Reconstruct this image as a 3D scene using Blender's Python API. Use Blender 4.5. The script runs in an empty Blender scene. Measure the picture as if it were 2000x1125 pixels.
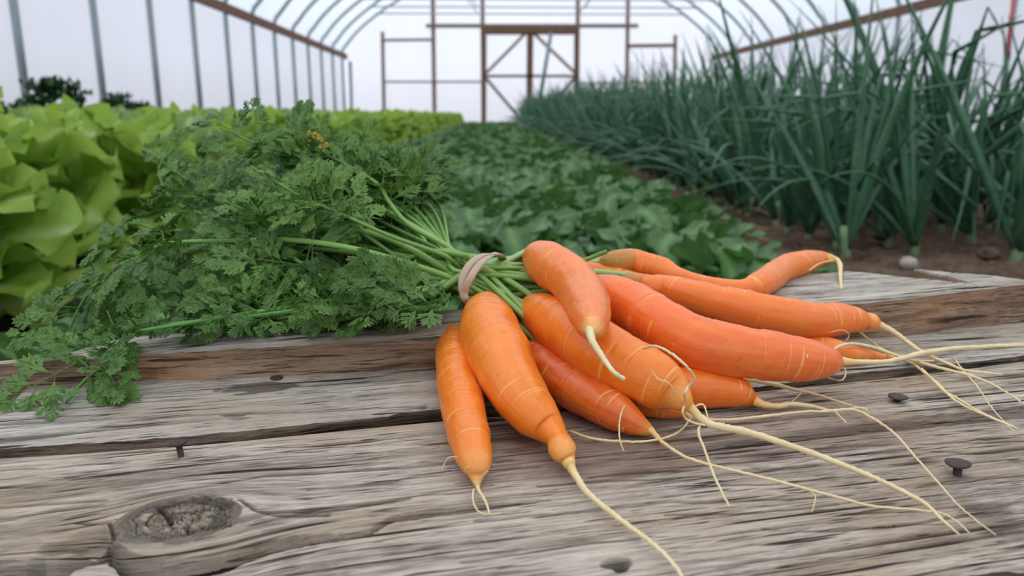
import bpy, math, random
import numpy as np
from mathutils import Vector, Matrix
C = bpy.context.scene.collection
R = random.Random(11)
NR = np.random.RandomState(5)
#DATA
# ---------------------------------------------------------------- camera frame
F = 1500.; PT = math.atan(340/F); YW = math.atan(46/F*math.cos(PT)); CAM = np.array([0., 0., .35])
fw = np.array([math.sin(YW)*math.cos(PT), math.cos(YW)*math.cos(PT), -math.sin(PT)])
rt = np.array([math.cos(YW), -math.sin(YW), 0.]); up = np.cross(rt, fw)
ZT = .35-.12                                            # height of the table top
def ray(px, py): return fw + rt*((px-1000)/F) - up*((py-562.5)/F)
def P(px, py, d): return CAM + ray(px, py)*d            # point at view depth d
def PL(px, py, h=.12):                                  # point on a plane h below the eye
    v = ray(px, py); return CAM + v*(h/-v[2])
def onlift(px, py, r, lift):                            # a round thing of r px resting lift above the table
    v = ray(px, py); d = (.12-lift)/(-v[2]+r/F); return CAM+v*d, r*d/F
# carrots: spine (px, py, radius px, lift m), taproots (px, py, radius px, lift)
CARROTS = {
 'c1': [(885,645,14,.004),(884,655,28,.004),(888,685,37,.003),(892,720,41,.002),(896,755,42,.001),(905,800,42,0),(915,845,41,0),(924,885,38,0),(930,912,29,0),(931,932,15,0),(932,946,7,0)],
 'c2': [(948,591,16,.02),(948,604,36,.016),(952,630,52,.012),(962,665,60,.009),(980,705,61,.007),(999,743,58,.005),(1022,780,54,.003),(1041,805,48,.002),(1060,824,39,.002),(1074,838,31,.002),(1084,849,24,.003),(1090,857,21.5,.003),(1094,866,24,.002),(1098,877,27,.001),(1103,888,23,.001),(1108,897,16,.001),(1112,906,11,.001)],
 'c3': [(1045,497,18,.037),(1056,505,36,.036),(1074,517,45,.035),(1116,546,46,.034),(1141,579,45,.033),(1150,604,42,.034),(1156,630,34,.036),(1157,645,18,.040),(1156,650,8,.042)],
 'c4': [(1032,600,16,.018),(1045,606,34,.016),(1070,620,47,.014),(1110,646,56,.013),(1172,684,60,.012),(1230,718,59,.009),(1282,746,54,.007),(1312,764,42,.007),(1330,780,26,.008),(1338,788,14,.008)],
 'c5': [(1030,690,30,0),(1060,712,40,0),(1100,745,43,0),(1150,775,43,0),(1200,803,38,0),(1235,824,27,0),(1262,838,15,0),(1273,843,8,0)],
 'c6': [(1172,565,30,.026),(1200,582,44,.024),(1240,602,50,.021),(1300,640,52,.018),(1350,666,52,.015),(1400,680,52,.013),(1450,688,50,.012),(1500,694,48,.011),(1560,702,44,.010),(1600,705,36,.010),(1625,707,22,.010),(1636,708,11,.010)],
 'c7': [(1222,546,12,.030),(1238,551,19,.029),(1258,552,17,.028),(1275,560,24,.027),(1292,560,24,.026),(1330,571,30,.024),(1400,591,34,.020),(1450,602,36,.018),(1500,612,37,.016),(1580,625,36,.012),(1640,623,31,.011),(1668,624,26,.011),(1684,626,18,.011),(1691,627,16.5,.011),(1698,628,17.5,.011),(1706,630,14,.011),(1711,632,9,.011)],
 'c8': [(1184,512,13,.032),(1192,513,22,.031),(1215,512,26,.030),(1238,511,25,.029),(1250,515,25,.029),(1290,526,24,.027),(1320,541,20,.026),(1360,551,17,.025),(1410,562,18,.024),(1455,566,21,.023),(1490,552,26,.023),(1530,525,25,.023),(1560,515,24,.024),(1590,508,20,.024),(1612,506,13,.025),(1626,506,7,.026)],
 'c9': [(1270,735,30,0),(1300,748,38,0),(1340,757,40,0),(1400,760,36,0),(1440,767,29,0),(1462,777,18,0),(1480,785,9,0)],
 'c10': [(1315,600,10,.012),(1325,610,20,.011),(1345,616,16,.010),(1365,624,22,.009),(1392,630,18,.008),(1420,640,24,.007),(1500,665,24,.003),(1580,680,26,.001),(1630,689,27,0),(1662,694,21,0),(1700,694,11,0),(1722,698,8,0),(1745,699,5,0)],
 'c11': [(1210,772,18,.001),(1230,778,26,0),(1260,785,28,0),(1300,795,23,0),(1330,804,13,0),(1345,810,6,0)],
 'c12': [(1128,524,8,.030),(1140,526,14,.029),(1160,529,16,.028),(1200,537,16,.027),(1250,548,14,.026),(1290,556,9,.025)],
}
#END
# ---------------------------------------------------------------- helpers
def tag(o, label=None, cat=None, group=None, kind=None):
    for k, v in (('label', label), ('category', cat), ('group', group), ('kind', kind)):
        if v: o[k] = v
    return o
def empty(name, loc=(0, 0, 0), rz=0.):
    o = bpy.data.objects.new(name, None); o.empty_display_size = .02
    o.location = loc; o.rotation_euler = (0, 0, rz); C.objects.link(o); return o
def link(name, me, parent=None, world=True):
    o = bpy.data.objects.new(name, me); C.objects.link(o)
    if parent is not None:
        o.parent = parent
        if world:
            L = Vector((0, 0, 0)); q = parent
            while q is not None: L = L + q.location; q = q.parent
            o.location = -L                              # geometry given in world space
    return o
def mesh(name, V, Fc, mats=None, smooth=True, uv=None, attr=None, midx=None):
    me = bpy.data.meshes.new(name); V = np.asarray(V, dtype=np.float32)
    if isinstance(Fc, np.ndarray):
        n, k = Fc.shape
        me.vertices.add(len(V)); me.vertices.foreach_set('co', V.ravel())
        me.loops.add(n*k); me.loops.foreach_set('vertex_index', Fc.astype(np.int32).ravel())
        me.polygons.add(n); me.polygons.foreach_set('loop_start', np.arange(0, n*k, k, dtype=np.int32))
        me.polygons.foreach_set('loop_total', np.full(n, k, dtype=np.int32)); me.update(calc_edges=True)
    else:
        me.from_pydata(V.tolist(), [], Fc)
    for m in (mats if isinstance(mats, (list, tuple)) else [mats]):
        if m: me.materials.append(m)
    if smooth: me.polygons.foreach_set('use_smooth', np.ones(len(me.polygons), dtype=bool))
    if midx is not None: me.polygons.foreach_set('material_index', np.asarray(midx, dtype=np.int32))
    if uv is not None:
        uv = np.asarray(uv, dtype=np.float32); l = me.uv_layers.new(name='grain')
        idx = np.zeros(len(me.loops), dtype=np.int32); me.loops.foreach_get('vertex_index', idx)
        l.data.foreach_set('uv', uv[idx].ravel())
    if attr:
        for k, v in attr.items():
            a = me.attributes.new(k, 'FLOAT', 'POINT'); a.data.foreach_set('value', np.asarray(v, dtype=np.float32))
    me.validate(); return me
class MB:                                               # collects shapes into one mesh
    def __init__(s): s.v = []; s.f = []; s.a = []
    def add(s, V, Fc, a=None):
        n = len(s.v); s.v += [tuple(p) for p in V]; s.f += [tuple(i+n for i in q) for q in Fc]
        s.a += list(a) if a is not None else [0.]*len(V)
    def box(s, a, b):
        (x0, y0, z0), (x1, y1, z1) = a, b
        s.add([(x0,y0,z0),(x1,y0,z0),(x1,y1,z0),(x0,y1,z0),(x0,y0,z1),(x1,y0,z1),(x1,y1,z1),(x0,y1,z1)],
              [(0,3,2,1),(4,5,6,7),(0,1,5,4),(1,2,6,5),(2,3,7,6),(3,0,4,7)])
    def beam(s, p, q, w, t, n=(0, 1, 0)):                 # rectangular bar from p to q
        p = Vector(p); q = Vector(q); d = (q-p).normalized(); n = Vector(n); a = d.cross(n).normalized()*w/2; b = n.normalized()*t/2
        s.add([p-a-b, p+a-b, p+a+b, p-a+b, q-a-b, q+a-b, q+a+b, q-a+b], [(0,3,2,1),(4,5,6,7),(0,1,5,4),(1,2,6,5),(2,3,7,6),(3,0,4,7)])
    def tube(s, pts, rad, k=8, cap=True, flat=1., a=None):
        pts = [Vector(p) for p in pts]; n = len(pts)
        if not hasattr(rad, '__len__'): rad = [rad]*n
        V = []; A = []; prev = None
        for i, p in enumerate(pts):
            t = (pts[min(i+1, n-1)]-pts[max(i-1, 0)]).normalized()
            if prev is None:
                x = t.orthogonal().normalized() if abs(t.z) > .9 else t.cross(Vector((0, 0, 1))).normalized()
            else:
                x = (prev - t*prev.dot(t)).normalized()
            prev = x; y = t.cross(x)
            for j in range(k):
                an = 2*math.pi*j/k; V.append(p + x*math.cos(an)*rad[i] + y*math.sin(an)*rad[i]*flat); A.append(a[i] if a else i/(n-1))
        Fc = [(i*k+j, i*k+(j+1) % k, (i+1)*k+(j+1) % k, (i+1)*k+j) for i in range(n-1) for j in range(k)]
        if cap: Fc += [tuple(range(k-1, -1, -1)), tuple((n-1)*k+j for j in range(k))]
        s.add(V, Fc, A)
    def mesh(s, name, mat, smooth=True): return mesh(name, s.v, s.f, mat, smooth, attr={'t': s.a})
    def build(s, name, mat, parent=None, smooth=True, world=True): return link(name, s.mesh(name, mat, smooth), parent, world)
def smoothpts(pts, n):                                   # Catmull-Rom through any-dimensional points
    p = np.array(pts, float); m = len(p)
    seg = np.r_[0, np.cumsum(np.linalg.norm(np.diff(p[:, :3], axis=0), axis=1)+1e-9)]; T = np.linspace(0, seg[-1], n); out = []
    q = np.vstack([2*p[0]-p[1], p, 2*p[-1]-p[-2]])
    for t in T:
        i = min(max(np.searchsorted(seg, t, side='right')-1, 0), m-2); u = (t-seg[i])/(seg[i+1]-seg[i])
        a, b, c, d = q[i], q[i+1], q[i+2], q[i+3]
        out.append(.5*((2*b)+(-a+c)*u+(2*a-5*b+4*c-d)*u*u+(-a+3*b-3*c+d)*u**3))
    return np.array(out)
G = NR.rand(256, 256)
def noise(x, y):
    x = np.asarray(x, float); y = np.asarray(y, float); xi = np.floor(x).astype(int); yi = np.floor(y).astype(int); fx = x-xi; fy = y-yi
    fx = fx*fx*(3-2*fx); fy = fy*fy*(3-2*fy); a = xi % 256; b = (xi+1) % 256; c = yi % 256; d = (yi+1) % 256
    return (G[a, c]*(1-fx)+G[b, c]*fx)*(1-fy)+(G[a, d]*(1-fx)+G[b, d]*fx)*fy
def sst(a, b, x): t = np.clip((np.asarray(x, float)-a)/(b-a), 0, 1); return t*t*(3-2*t)
# ---------------------------------------------------------------- node helpers
class NT:
    def __init__(s, name):
        s.m = bpy.data.materials.new(name); s.m.use_nodes = True; s.t = s.m.node_tree; s.t.nodes.clear(); s.out = s.t.nodes.new('ShaderNodeOutputMaterial')
    def n(s, typ, ins=None, **kw):
        o = s.t.nodes.new('ShaderNode'+typ)
        for k, v in kw.items(): setattr(o, k, v)
        for k, v in (ins or {}).items():
            if isinstance(v, bpy.types.NodeSocket): s.t.links.new(v, o.inputs[k])
            else: o.inputs[k].default_value = v
        return o
    def ramp(s, fac, stops):
        o = s.n('ValToRGB', {0: fac}); e = o.color_ramp.elements
        while len(e) < len(stops): e.new(.5)
        for el, (p, c) in zip(e, stops): el.position = p; el.color = c if len(c) == 4 else (*c, 1)
        return o.outputs[0]
    def mix(s, fac, a, b, mode='MIX'):
        o = s.n('Mix', data_type='RGBA', blend_type=mode)
        for i, v in ((0, fac), (6, a), (7, b)):
            if isinstance(v, bpy.types.NodeSocket): s.t.links.new(v, o.inputs[i])
            else: o.inputs[i].default_value = v if i == 0 or len(v) == 4 else (*v, 1)
        return o.outputs[2]
    def math(s, op, a, b=0., clamp=False): return s.n('Math', {0: a, 1: b}, operation=op, use_clamp=clamp).outputs[0]
    def noise(s, vec, scale, detail=3, rough=.55): return s.n('TexNoise', {'Vector': vec, 'Scale': scale, 'Detail': detail, 'Roughness': rough}).outputs[0]
    def scaled(s, vec, sc): return s.n('Mapping', {'Vector': vec, 'Scale': sc}).outputs[0]
    def attr(s, name, o='Fac'): return s.n('Attribute', attribute_name=name).outputs[o]
    def bump(s, h, strength, dist): return s.n('Bump', {'Height': h, 'Strength': strength, 'Distance': dist}).outputs[0]
    def end(s, sh): s.t.links.new(sh, s.out.inputs[0]); return s.m
def plain(name, col, rough=.6, metal=0., var=.25, nscale=30., bump=.2, spec=.5):
    t = NT(name); co = t.n('TexCoord').outputs['Object']; nz = t.noise(co, nscale, 4)
    c = t.mix(nz, tuple(x*(1-var) for x in col), tuple(min(1, x*(1+var)) for x in col))
    b = t.n('BsdfPrincipled', {'Base Color': c, 'Roughness': rough, 'Metallic': metal, 'Specular IOR Level': spec, 'Normal': t.bump(nz, bump, .002)})
    return t.end(b.outputs[0])
def leafmat(name, c0, c1, tip=None, rough=.5, trans=.35, veins=0., nscale=18., spec=.4, rib=None):
    t = NT(name); co = t.n('TexCoord').outputs['Object']; nz = t.noise(co, nscale, 3); oi = t.n('ObjectInfo').outputs['Random']
    f = t.math('ADD', t.math('MULTIPLY', nz, 1.3), t.math('MULTIPLY', t.math('SUBTRACT', oi, .5), .35)); f = t.math('SUBTRACT', f, .15, True)
    c = t.mix(f, c0, c1)
    if tip: c = t.mix(t.math('MULTIPLY', t.attr('t'), 1., True), c, tip)
    if rib: c = t.mix(t.ramp(t.attr('rib'), [(0., (0, 0, 0)), (1., (1, 1, 1))]), c, rib)
    n2 = t.noise(co, nscale*6, 2)
    nm = t.bump(t.math('ADD', n2, t.math('MULTIPLY', t.noise(co, nscale*2.2, 2), 1.5)), .45, .006)
    p = t.n('BsdfPrincipled', {'Base Color': c, 'Roughness': rough, 'Specular IOR Level': spec, 'Normal': nm})
    tr = t.n('BsdfTranslucent', {'Color': t.mix(.5, c, c1), 'Normal': nm})
    return t.end(t.n('MixShader', {0: trans, 1: p.outputs[0], 2: tr.outputs[0]}).outputs[0])
def woodmat(name, dark, light, crackc, warm=None, rough=.85, bstr=.8):
    t = NT(name); uv = t.n('UVMap', uv_map='grain').outputs[0]
    a = t.noise(t.scaled(uv, (26, 520, 1)), 1, 6, .7)           # fibre
    b = t.noise(t.scaled(uv, (7, 75, 1)), 1, 4, .6)             # bands
    g = t.noise(t.scaled(uv, (110, 2100, 1)), 1, 3, .65)        # fine fibre
    k2 = t.noise(t.scaled(uv, (13, 25, 1)), 1, 2, .5)
    d = t.math('ADD', t.math('MULTIPLY', a, .45), t.math('ADD', t.math('MULTIPLY', b, .35), t.math('MULTIPLY', g, .35)))
    c = t.ramp(d, [(.49, dark), (.575, tuple((x+y)/2*1.05 for x, y in zip(dark, light))), (.66, light)])
    if warm: c = t.mix(t.ramp(t.noise(t.scaled(uv, (10, 22, 1)), 1, 3), [(.46, (0, 0, 0)), (.64, (.7, .7, .7))]), c, warm)
    km = None
    for sx, sy, th, am in ((11, 300, .385, .97), (22, 560, .385, .9), (50, 1100, .39, .8)):
        k = t.noise(t.scaled(uv, (sx, sy, 1)), 1, 2, .5); m = t.math('MULTIPLY', t.ramp(k, [(th-.03, (am,)*3), (th, (0, 0, 0))]), t.ramp(t.noise(t.scaled(uv, (sx*.9, sy*.06, 1)), 1, 2), [(.42, (0, 0, 0)), (.54, (1, 1, 1))]))
        km = m if km is None else t.math('MAXIMUM', km, m)
    cr = t.math('MAXIMUM', km, t.attr('crack'), True)
    c = t.mix(cr, c, crackc)
    c = t.mix(t.math('MULTIPLY', t.attr('stain'), .72, True), c, (.052, .036, .03))
    c = t.mix(t.math('MULTIPLY', t.attr('rose'), .6, True), c, (.20, .115, .10))
    h = t.math('SUBTRACT', t.math('ADD', t.math('MULTIPLY', a, .7), t.math('MULTIPLY', g, .4)), t.math('MULTIPLY', km, 1.1))
    p = t.n('BsdfPrincipled', {'Base Color': c, 'Roughness': rough, 'Specular IOR Level': .25, 'Normal': t.bump(h, bstr, .0018)})
    return t.end(p.outputs[0])
# ---------------------------------------------------------------- materials
M = {}
M['wood'] = woodmat('weathered_wood', (.19, .15, .115), (.66, .58, .49), (.018, .014, .011), (.46, .35, .245))
M['wood_pale'] = woodmat('pale_weathered_wood', (.27, .235, .20), (.68, .62, .545), (.02, .016, .014), (.46, .37, .28))
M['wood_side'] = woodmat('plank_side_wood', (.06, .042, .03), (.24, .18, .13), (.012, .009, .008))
M['wood_brown'] = woodmat('brown_broken_wood', (.19, .115, .075), (.50, .35, .245), (.085, .05, .034), (.46, .25, .12), bstr=1.)
M['steel'] = plain('galvanized_steel', (.36, .43, .46), .45, .6, .15, 40)
M['film_lumber'] = plain('reddish_lumber', (.20, .105, .07), .8, 0, .35, 6)
M['lumber_grey'] = plain('brown_grey_lumber', (.27, .19, .15), .8, 0, .25, 6)
M['nail'] = plain('rusty_nail_steel', (.075, .055, .055), .55, .55, .5, 900, .5)
M['band'] = plain('beige_rubber', (.50, .37, .28), .55, 0, .12, 300, .05)
M['red'] = plain('red_plastic', (.62, .03, .03), .4); M['black'] = plain('black_plastic', (.02, .02, .03), .5)
M['teal'] = plain('teal_grey_pipe', (.10, .17, .19), .5); M['stone'] = plain('pale_stone', (.42, .37, .32), .7, 0, .3, 60)
M['straw'] = plain('dry_straw', (.42, .29, .14), .8, 0, .3, 60)
def film(name, base, creases, wrap=.45, seam=None):
    t = NT(name); co = t.n('TexCoord').outputs['Object']
    nz = t.noise(t.scaled(co, creases), 1, 4, .6); c = t.mix(nz, tuple(x*.90 for x in base), base)
    tr = t.n('BsdfTransparent', {'Color': c}); tl = t.n('BsdfTranslucent', {'Color': c}); df = t.n('BsdfDiffuse', {'Color': tuple(x*.8 for x in base)+(1,)})
    a = t.n('MixShader', {0: .35, 1: tl.outputs[0], 2: df.outputs[0]})
    return t.end(t.n('MixShader', {0: wrap, 1: tr.outputs[0], 2: a.outputs[0]}).outputs[0])
M['film_wall'] = film('greenhouse_film', (.82, .835, .87), (.2, 3.2, .35))
M['film_end'] = film('end_wall_film', (.97, .975, 1.), (.8, .2, .5))
M['film_roof'] = film('roof_film', (.85, .90, .95), (.6, 1.2, .3), .5)
def soilmat():
    t = NT('dry_brown_soil'); co = t.n('TexCoord').outputs['Object']
    a = t.noise(co, 9, 6, .65); b = t.noise(co, 70, 4, .6)
    c = t.ramp(t.math('ADD', t.math('MULTIPLY', a, .6), t.math('MULTIPLY', b, .4)), [(.34, (.045, .027, .018)), (.5, (.15, .098, .068)), (.66, (.29, .205, .15))])
    v = t.n('TexVoronoi', {'Vector': co, 'Scale': 60.}).outputs[0]
    h = t.math('ADD', b, t.math('MULTIPLY', v, -.6))
    return t.end(t.n('BsdfPrincipled', {'Base Color': c, 'Roughness': .95, 'Specular IOR Level': .15, 'Normal': t.bump(h, .8, .02)}).outputs[0])
M['soil'] = soilmat()
M['lettuce'] = leafmat('lettuce_leaf', (.15, .275, .065), (.38, .51, .19), None, .40, .4, nscale=9, spec=.35, rib=(.62, .72, .35))
M['lettuce_far'] = leafmat('lettuce_leaf_yellow', (.22, .38, .04), (.46, .62, .12), None, .55, .45, nscale=7, rib=(.6, .7, .3))
M['spinach'] = leafmat('spinach_leaf', (.035, .105, .022), (.11, .25, .065), None, .36, .25, nscale=25, spec=.5, rib=(.16, .33, .10))
M['kale'] = leafmat('kale_leaf', (.015, .05, .018), (.04, .11, .035), None, .6, .2)
M['onion'] = leafmat('onion_leaf', (.03, .11, .055), (.095, .235, .125), None, .4, .12, nscale=12, spec=.5)
M['onion_dry'] = leafmat('dry_onion_leaf', (.34, .25, .10), (.55, .40, .20), None, .7, .2)
M['bulb'] = plain('onion_white_base', (.20, .30, .15), .5)
M['frond'] = leafmat('carrot_frond', (.028, .092, .018), (.19, .36, .075), None, .42, .22, nscale=30, spec=.35)
M['frond_pale'] = leafmat('yellow_green_carrot_frond', (.12, .26, .05), (.24, .42, .10), None, .5, .35, nscale=30)
M['frond_yellow'] = leafmat('yellowed_carrot_leaflet', (.55, .38, .05), (.75, .50, .10), None, .5, .3, nscale=60)
def stalkmat():
    t = NT('carrot_stalk'); co = t.n('TexCoord').outputs['Object']; nz = t.noise(co, 45, 3)
    c = t.mix(nz, (.16, .33, .06), (.30, .50, .13)); c = t.mix(t.ramp(t.attr('t'), [(.0, (1, 1, 1)), (.22, (0, 0, 0))]), c, (.36, .52, .19)); c = t.mix(t.ramp(t.attr('t'), [(.4, (0, 0, 0)), (.8, (1, 1, 1))]), c, (.10, .26, .045))
    return t.end(t.n('BsdfPrincipled', {'Base Color': c, 'Roughness': .38, 'Subsurface Weight': .1, 'Subsurface Radius': (.002, .004, .001), 'Normal': t.bump(nz, .15, .001)}).outputs[0])
M['stalk'] = stalkmat()
def carrotmat(name, hue, green, tipk=1.):
    t = NT(name); uv = t.n('UVMap', uv_map='grain').outputs[0]; s = t.attr('t'); co = t.n('TexCoord').outputs['Object']
    big = t.noise(co, 40, 3)
    c = t.mix(big, tuple(x*.86 for x in hue), tuple(min(1, x*1.1) for x in hue))
    st = t.noise(t.scaled(uv, (60, 10, 1)), 1, 4, .6)                       # broad rings round the root
    c = t.mix(t.ramp(st, [(.40, (0, 0, 0)), (.75, (.6, .6, .6))]), c, (.94, .31, .055))
    sp = t.noise(t.scaled(uv, (190, 4.5, 1)), 1, 2, .5); sp2 = t.noise(t.scaled(uv, (22, 6, 1)), 1, 2)
    line = t.math('MULTIPLY', t.ramp(sp, [(.66, (0, 0, 0)), (.71, (1, 1, 1))]), t.ramp(sp2, [(.46, (0, 0, 0)), (.58, (1, 1, 1))]))
    line = t.math('MAXIMUM', t.math('MULTIPLY', line, .4), t.ramp(t.attr('ring'), [(.55, (0, 0, 0)), (.85, (1, 1, 1))]))
    c = t.mix(t.math('MULTIPLY', line, .5), c, (1., .60, .22))
    dk = t.noise(t.scaled(uv, (230, 7, 1)), 1, 2, .5); dl = t.ramp(dk, [(.28, (1, 1, 1)), (.33, (0, 0, 0))])
    c = t.mix(t.math('MULTIPLY', dl, .2), c, (.42, .11, .012))
    c = t.mix(t.ramp(s, [(.93, (0, 0, 0)), (1., (.75*tipk,)*3)]), c, (.85, .50, .15))
    if green: c = t.mix(t.math('MULTIPLY', t.ramp(t.math('ADD', s, t.math('MULTIPLY', t.math('SUBTRACT', big, .5), .14)), [(.02, (1, 1, 1)), (green, (0, 0, 0))]), .85), c, (.24, .22, .035))
    h = t.math('ADD', t.math('MULTIPLY', st, .8), t.math('SUBTRACT', t.math('MULTIPLY', line, .5), t.math('MULTIPLY', dl, .5)))
    b = t.n('BsdfPrincipled', {'Base Color': c, 'Roughness': .33, 'Specular IOR Level': .5, 'Subsurface Weight': .12, 'Subsurface Radius': (.006, .0025, .0008), 'Subsurface Scale': .6, 'Normal': t.bump(h, .35, .0008)})
    return t.end(b.outputs[0])
def rootmat():
    t = NT('carrot_root_tail'); co = t.n('TexCoord').outputs['Object']; nz = t.noise(co, 150, 4)
    c = t.mix(nz, (.68, .50, .24), (.93, .80, .50)); c = t.mix(t.ramp(t.attr('t'), [(0, (1, 1, 1)), (.12, (0, 0, 0))]), c, (.85, .52, .16))
    return t.end(t.n('BsdfPrincipled', {'Base Color': c, 'Roughness': .6, 'Normal': t.bump(nz, .5, .001)}).outputs[0])
M['root'] = rootmat()

# ---------------------------------------------------------------- table
AU = math.radians(11.5); eu = np.array([math.cos(AU), math.sin(AU)]); ev = np.array([-math.sin(AU), math.cos(AU)])
def uvof(px, py, h=.121): p = PL(px, py, h); return float(p[:2] @ eu), float(p[:2] @ ev), float(p[2])
def line(pts, h):
    a = [uvof(x, y, hh) for (x, y), hh in zip(pts, h if hasattr(h, '__len__') else [h]*len(pts))]
    a = np.array(a); o = np.argsort(a[:, 0]); a = a[o]
    sl = (a[-1, 1]-a[-2, 1])/(a[-1, 0]-a[-2, 0])
    return lambda u: np.interp(u, a[:, 0], a[:, 1])+sl*np.maximum(0, u-a[-1, 0]), lambda u: np.interp(u, a[:, 0], a[:, 2]), a[0, 0], a[-1, 0]
def pdist(U, V, pts, h):                                  # distance to polyline given in pixels; returns dist, param
    q = np.array([uvof(x, y, h)[:2] for x, y in pts]); best = np.full(U.shape, 9.); tt = np.zeros(U.shape); n = len(q)-1
    for i in range(n):
        a, b = q[i], q[i+1]; d = b-a; L = d@d; t = np.clip(((U-a[0])*d[0]+(V-a[1])*d[1])/L, 0, 1)
        ds = np.hypot(U-a[0]-t*d[0], V-a[1]-t*d[1]); m = ds < best; best = np.where(m, ds, best); tt = np.where(m, (i+t)/n, tt)
    return best, tt
table = tag(empty('plank_table', (.05, .33, 0)), 'low table of weathered grey planks with raised nails, carrying the bunch of carrots', 'table')
def plank(front, hf, rear, hr, nu, nv, thick, mats, name, hfun=None, tilt=0.):
    fv, fz, a0, a1 = line(front, hf); rv, rz, b0, b1 = line(rear, hr); u0 = max(a0, b0, -.30); u1 = min(max(a1, b1), .40)
    uu = np.linspace(u0, u1, nu); vv = np.linspace(0, 1, nv); U, T = np.meshgrid(uu, vv, indexing='ij')
    V0 = fv(U); V1 = rv(U); jag = (noise(U*130, U*0+3.3)-.5)*.0012+(noise(U*420, U*0+9.1)-.5)*.0006
    V = V0+(V1-V0)*T + jag*(1-T); Z = fz(U)+(rz(U)-fz(U))*T
    ef = (V-V0-jag); er = (V1-V); e = np.minimum(ef, er)
    Z = Z-.0016*(1-sst(0, .0028, e))
    W = V+.0016*(noise(U*7, V*9)-.5)+.0009*(noise(U*22, V*20)-.5); Z = Z+(noise(U*5, V*30)-.5)*.0009
    cr = np.zeros_like(U); st = np.zeros_like(U); ro = np.zeros_like(U)
    if hfun: Z, W, cr, st, ro = hfun(U, V, Z, W, cr, st, ro)
    Zb = fz(U)+(rz(U)-fz(U))*T; W = W+(Z-Zb)*1.3
    rg = noise(U*16, W*420); Z = Z+(noise(U*10, W*210)-.5)*.0007-.0011*sst(.80, .95, rg)*sst(.35, .6, noise(U*9, W*40)); cr = np.maximum(cr, .8*sst(.84, .95, rg)*sst(.4, .6, noise(U*9, W*40)))
    top = np.stack([U*eu[0]+V*ev[0], U*eu[1]+V*ev[1], Z], -1).reshape(-1, 3)
    def quads(n, m, o, flip=False):
        i, j = np.meshgrid(np.arange(n-1), np.arange(m-1), indexing='ij'); a = o+i*m+j
        q = np.stack([a, a+m, a+m+1, a+1], -1).reshape(-1, 4); return q[:, ::-1] if flip else q
    Vs = [top]; Fs = [quads(nu, nv, 0)]; mi = [np.zeros(len(Fs[0]), int)]; UVs = [np.stack([U, W], -1).reshape(-1, 2)]
    A = [cr.ravel()]; S = [st.ravel()]; RR = [ro.ravel()]; off = len(top)
    ns = 26
    for side in (0, nv-1):
        k = np.linspace(0, 1, ns)[None, :]; zu = Z[:, side][:, None]-k*thick; sg = -1 if side == 0 else 1
        rough = (noise(uu[:, None]*60, zu*500)-.5)*.0022+(noise(uu[:, None]*20, zu*150)-.5)*.003
        vs = V[:, side][:, None]+sg*(-.0+rough*sst(0, .25, k)); us = np.repeat(uu[:, None], ns, 1)
        Vs.append(np.stack([us*eu[0]+vs*ev[0], us*eu[1]+vs*ev[1], zu], -1).reshape(-1, 3)); q = quads(nu, ns, off, side == 0)
        Fs.append(q); mi.append(np.ones(len(q), int)); UVs.append(np.stack([us, zu+.5], -1).reshape(-1, 2)); n = nu*ns
        A.append(np.zeros(n)); S.append(np.zeros(n)); RR.append(np.zeros(n)); off += n
    for e_ in (0, nu-1):                                   # end faces
        k = np.linspace(0, 1, 10)[None, :]; vv2 = V[e_][:, None]+0*k; zz = Z[e_][:, None]-k*thick; us = uu[e_]+0*vv2
        Vs.append(np.stack([us*eu[0]+vv2*ev[0], us*eu[1]+vv2*ev[1], zz], -1).reshape(-1, 3)); q = quads(nv, 10, off, e_ != 0)
        Fs.append(q); mi.append(np.ones(len(q), int)); UVs.append(np.stack([vv2, zz], -1).reshape(-1, 2)); n = nv*10
        A.append(np.zeros(n)); S.append(np.zeros(n)); RR.append(np.zeros(n)); off += n
    k = np.array([0, 1]);                                   # underside
    bv = np.stack([V[:, 0], V[:, -1]], 1); us = np.repeat(uu[:, None], 2, 1); bz = np.stack([Z[:, 0], Z[:, -1]], 1)-thick
    Vs.append(np.stack([us*eu[0]+bv*ev[0], us*eu[1]+bv*ev[1], bz], -1).reshape(-1, 3)); q = quads(nu, 2, off, True)
    Fs.append(q); mi.append(np.ones(len(q), int)); UVs.append(np.stack([us, bv], -1).reshape(-1, 2)); n = nu*2
    A.append(np.zeros(n)); S.append(np.zeros(n)); RR.append(np.zeros(n))
    me = mesh(name, np.vstack(Vs), np.vstack(Fs), mats, True, np.vstack(UVs), {'crack': np.concatenate(A), 'stain': np.concatenate(S), 'rose': np.concatenate(RR)}, np.concatenate(mi))
    return link(name, me, table)
# rear plank, raised, with a broken brown front face
f1 = [(-60,708),(5,703),(200,692),(400,679),(620,666),(850,655),(1100,634),(1400,609),(1550,597),(1700,587),(1850,568),(2000,550),(2140,532)]
h1 = [.105,.105,.1045,.103,.1018,.1016,.1,.098,.0975,.097,.0955,.094,.093]
r1 = [(-60,702),(8,697),(150,682),(250,655),(600,632),(1000,590),(1500,540),(1650,527),(1780,523),(1850,540),(1905,554),(2000,544),(2140,526)]
def fun1(U, V, Z, W, cr, st, ro): return Z, W, cr, st, ro
plank(f1, h1, r1, [.104]*4+[.1,.098,.0955,.0955,.095,.0945,.094,.093,.092], 900, 90, .03, [M['wood_pale'], M['wood_brown']], 'plank', fun1)['label'] = 'rear plank, raised, with a brown broken edge'
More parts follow.
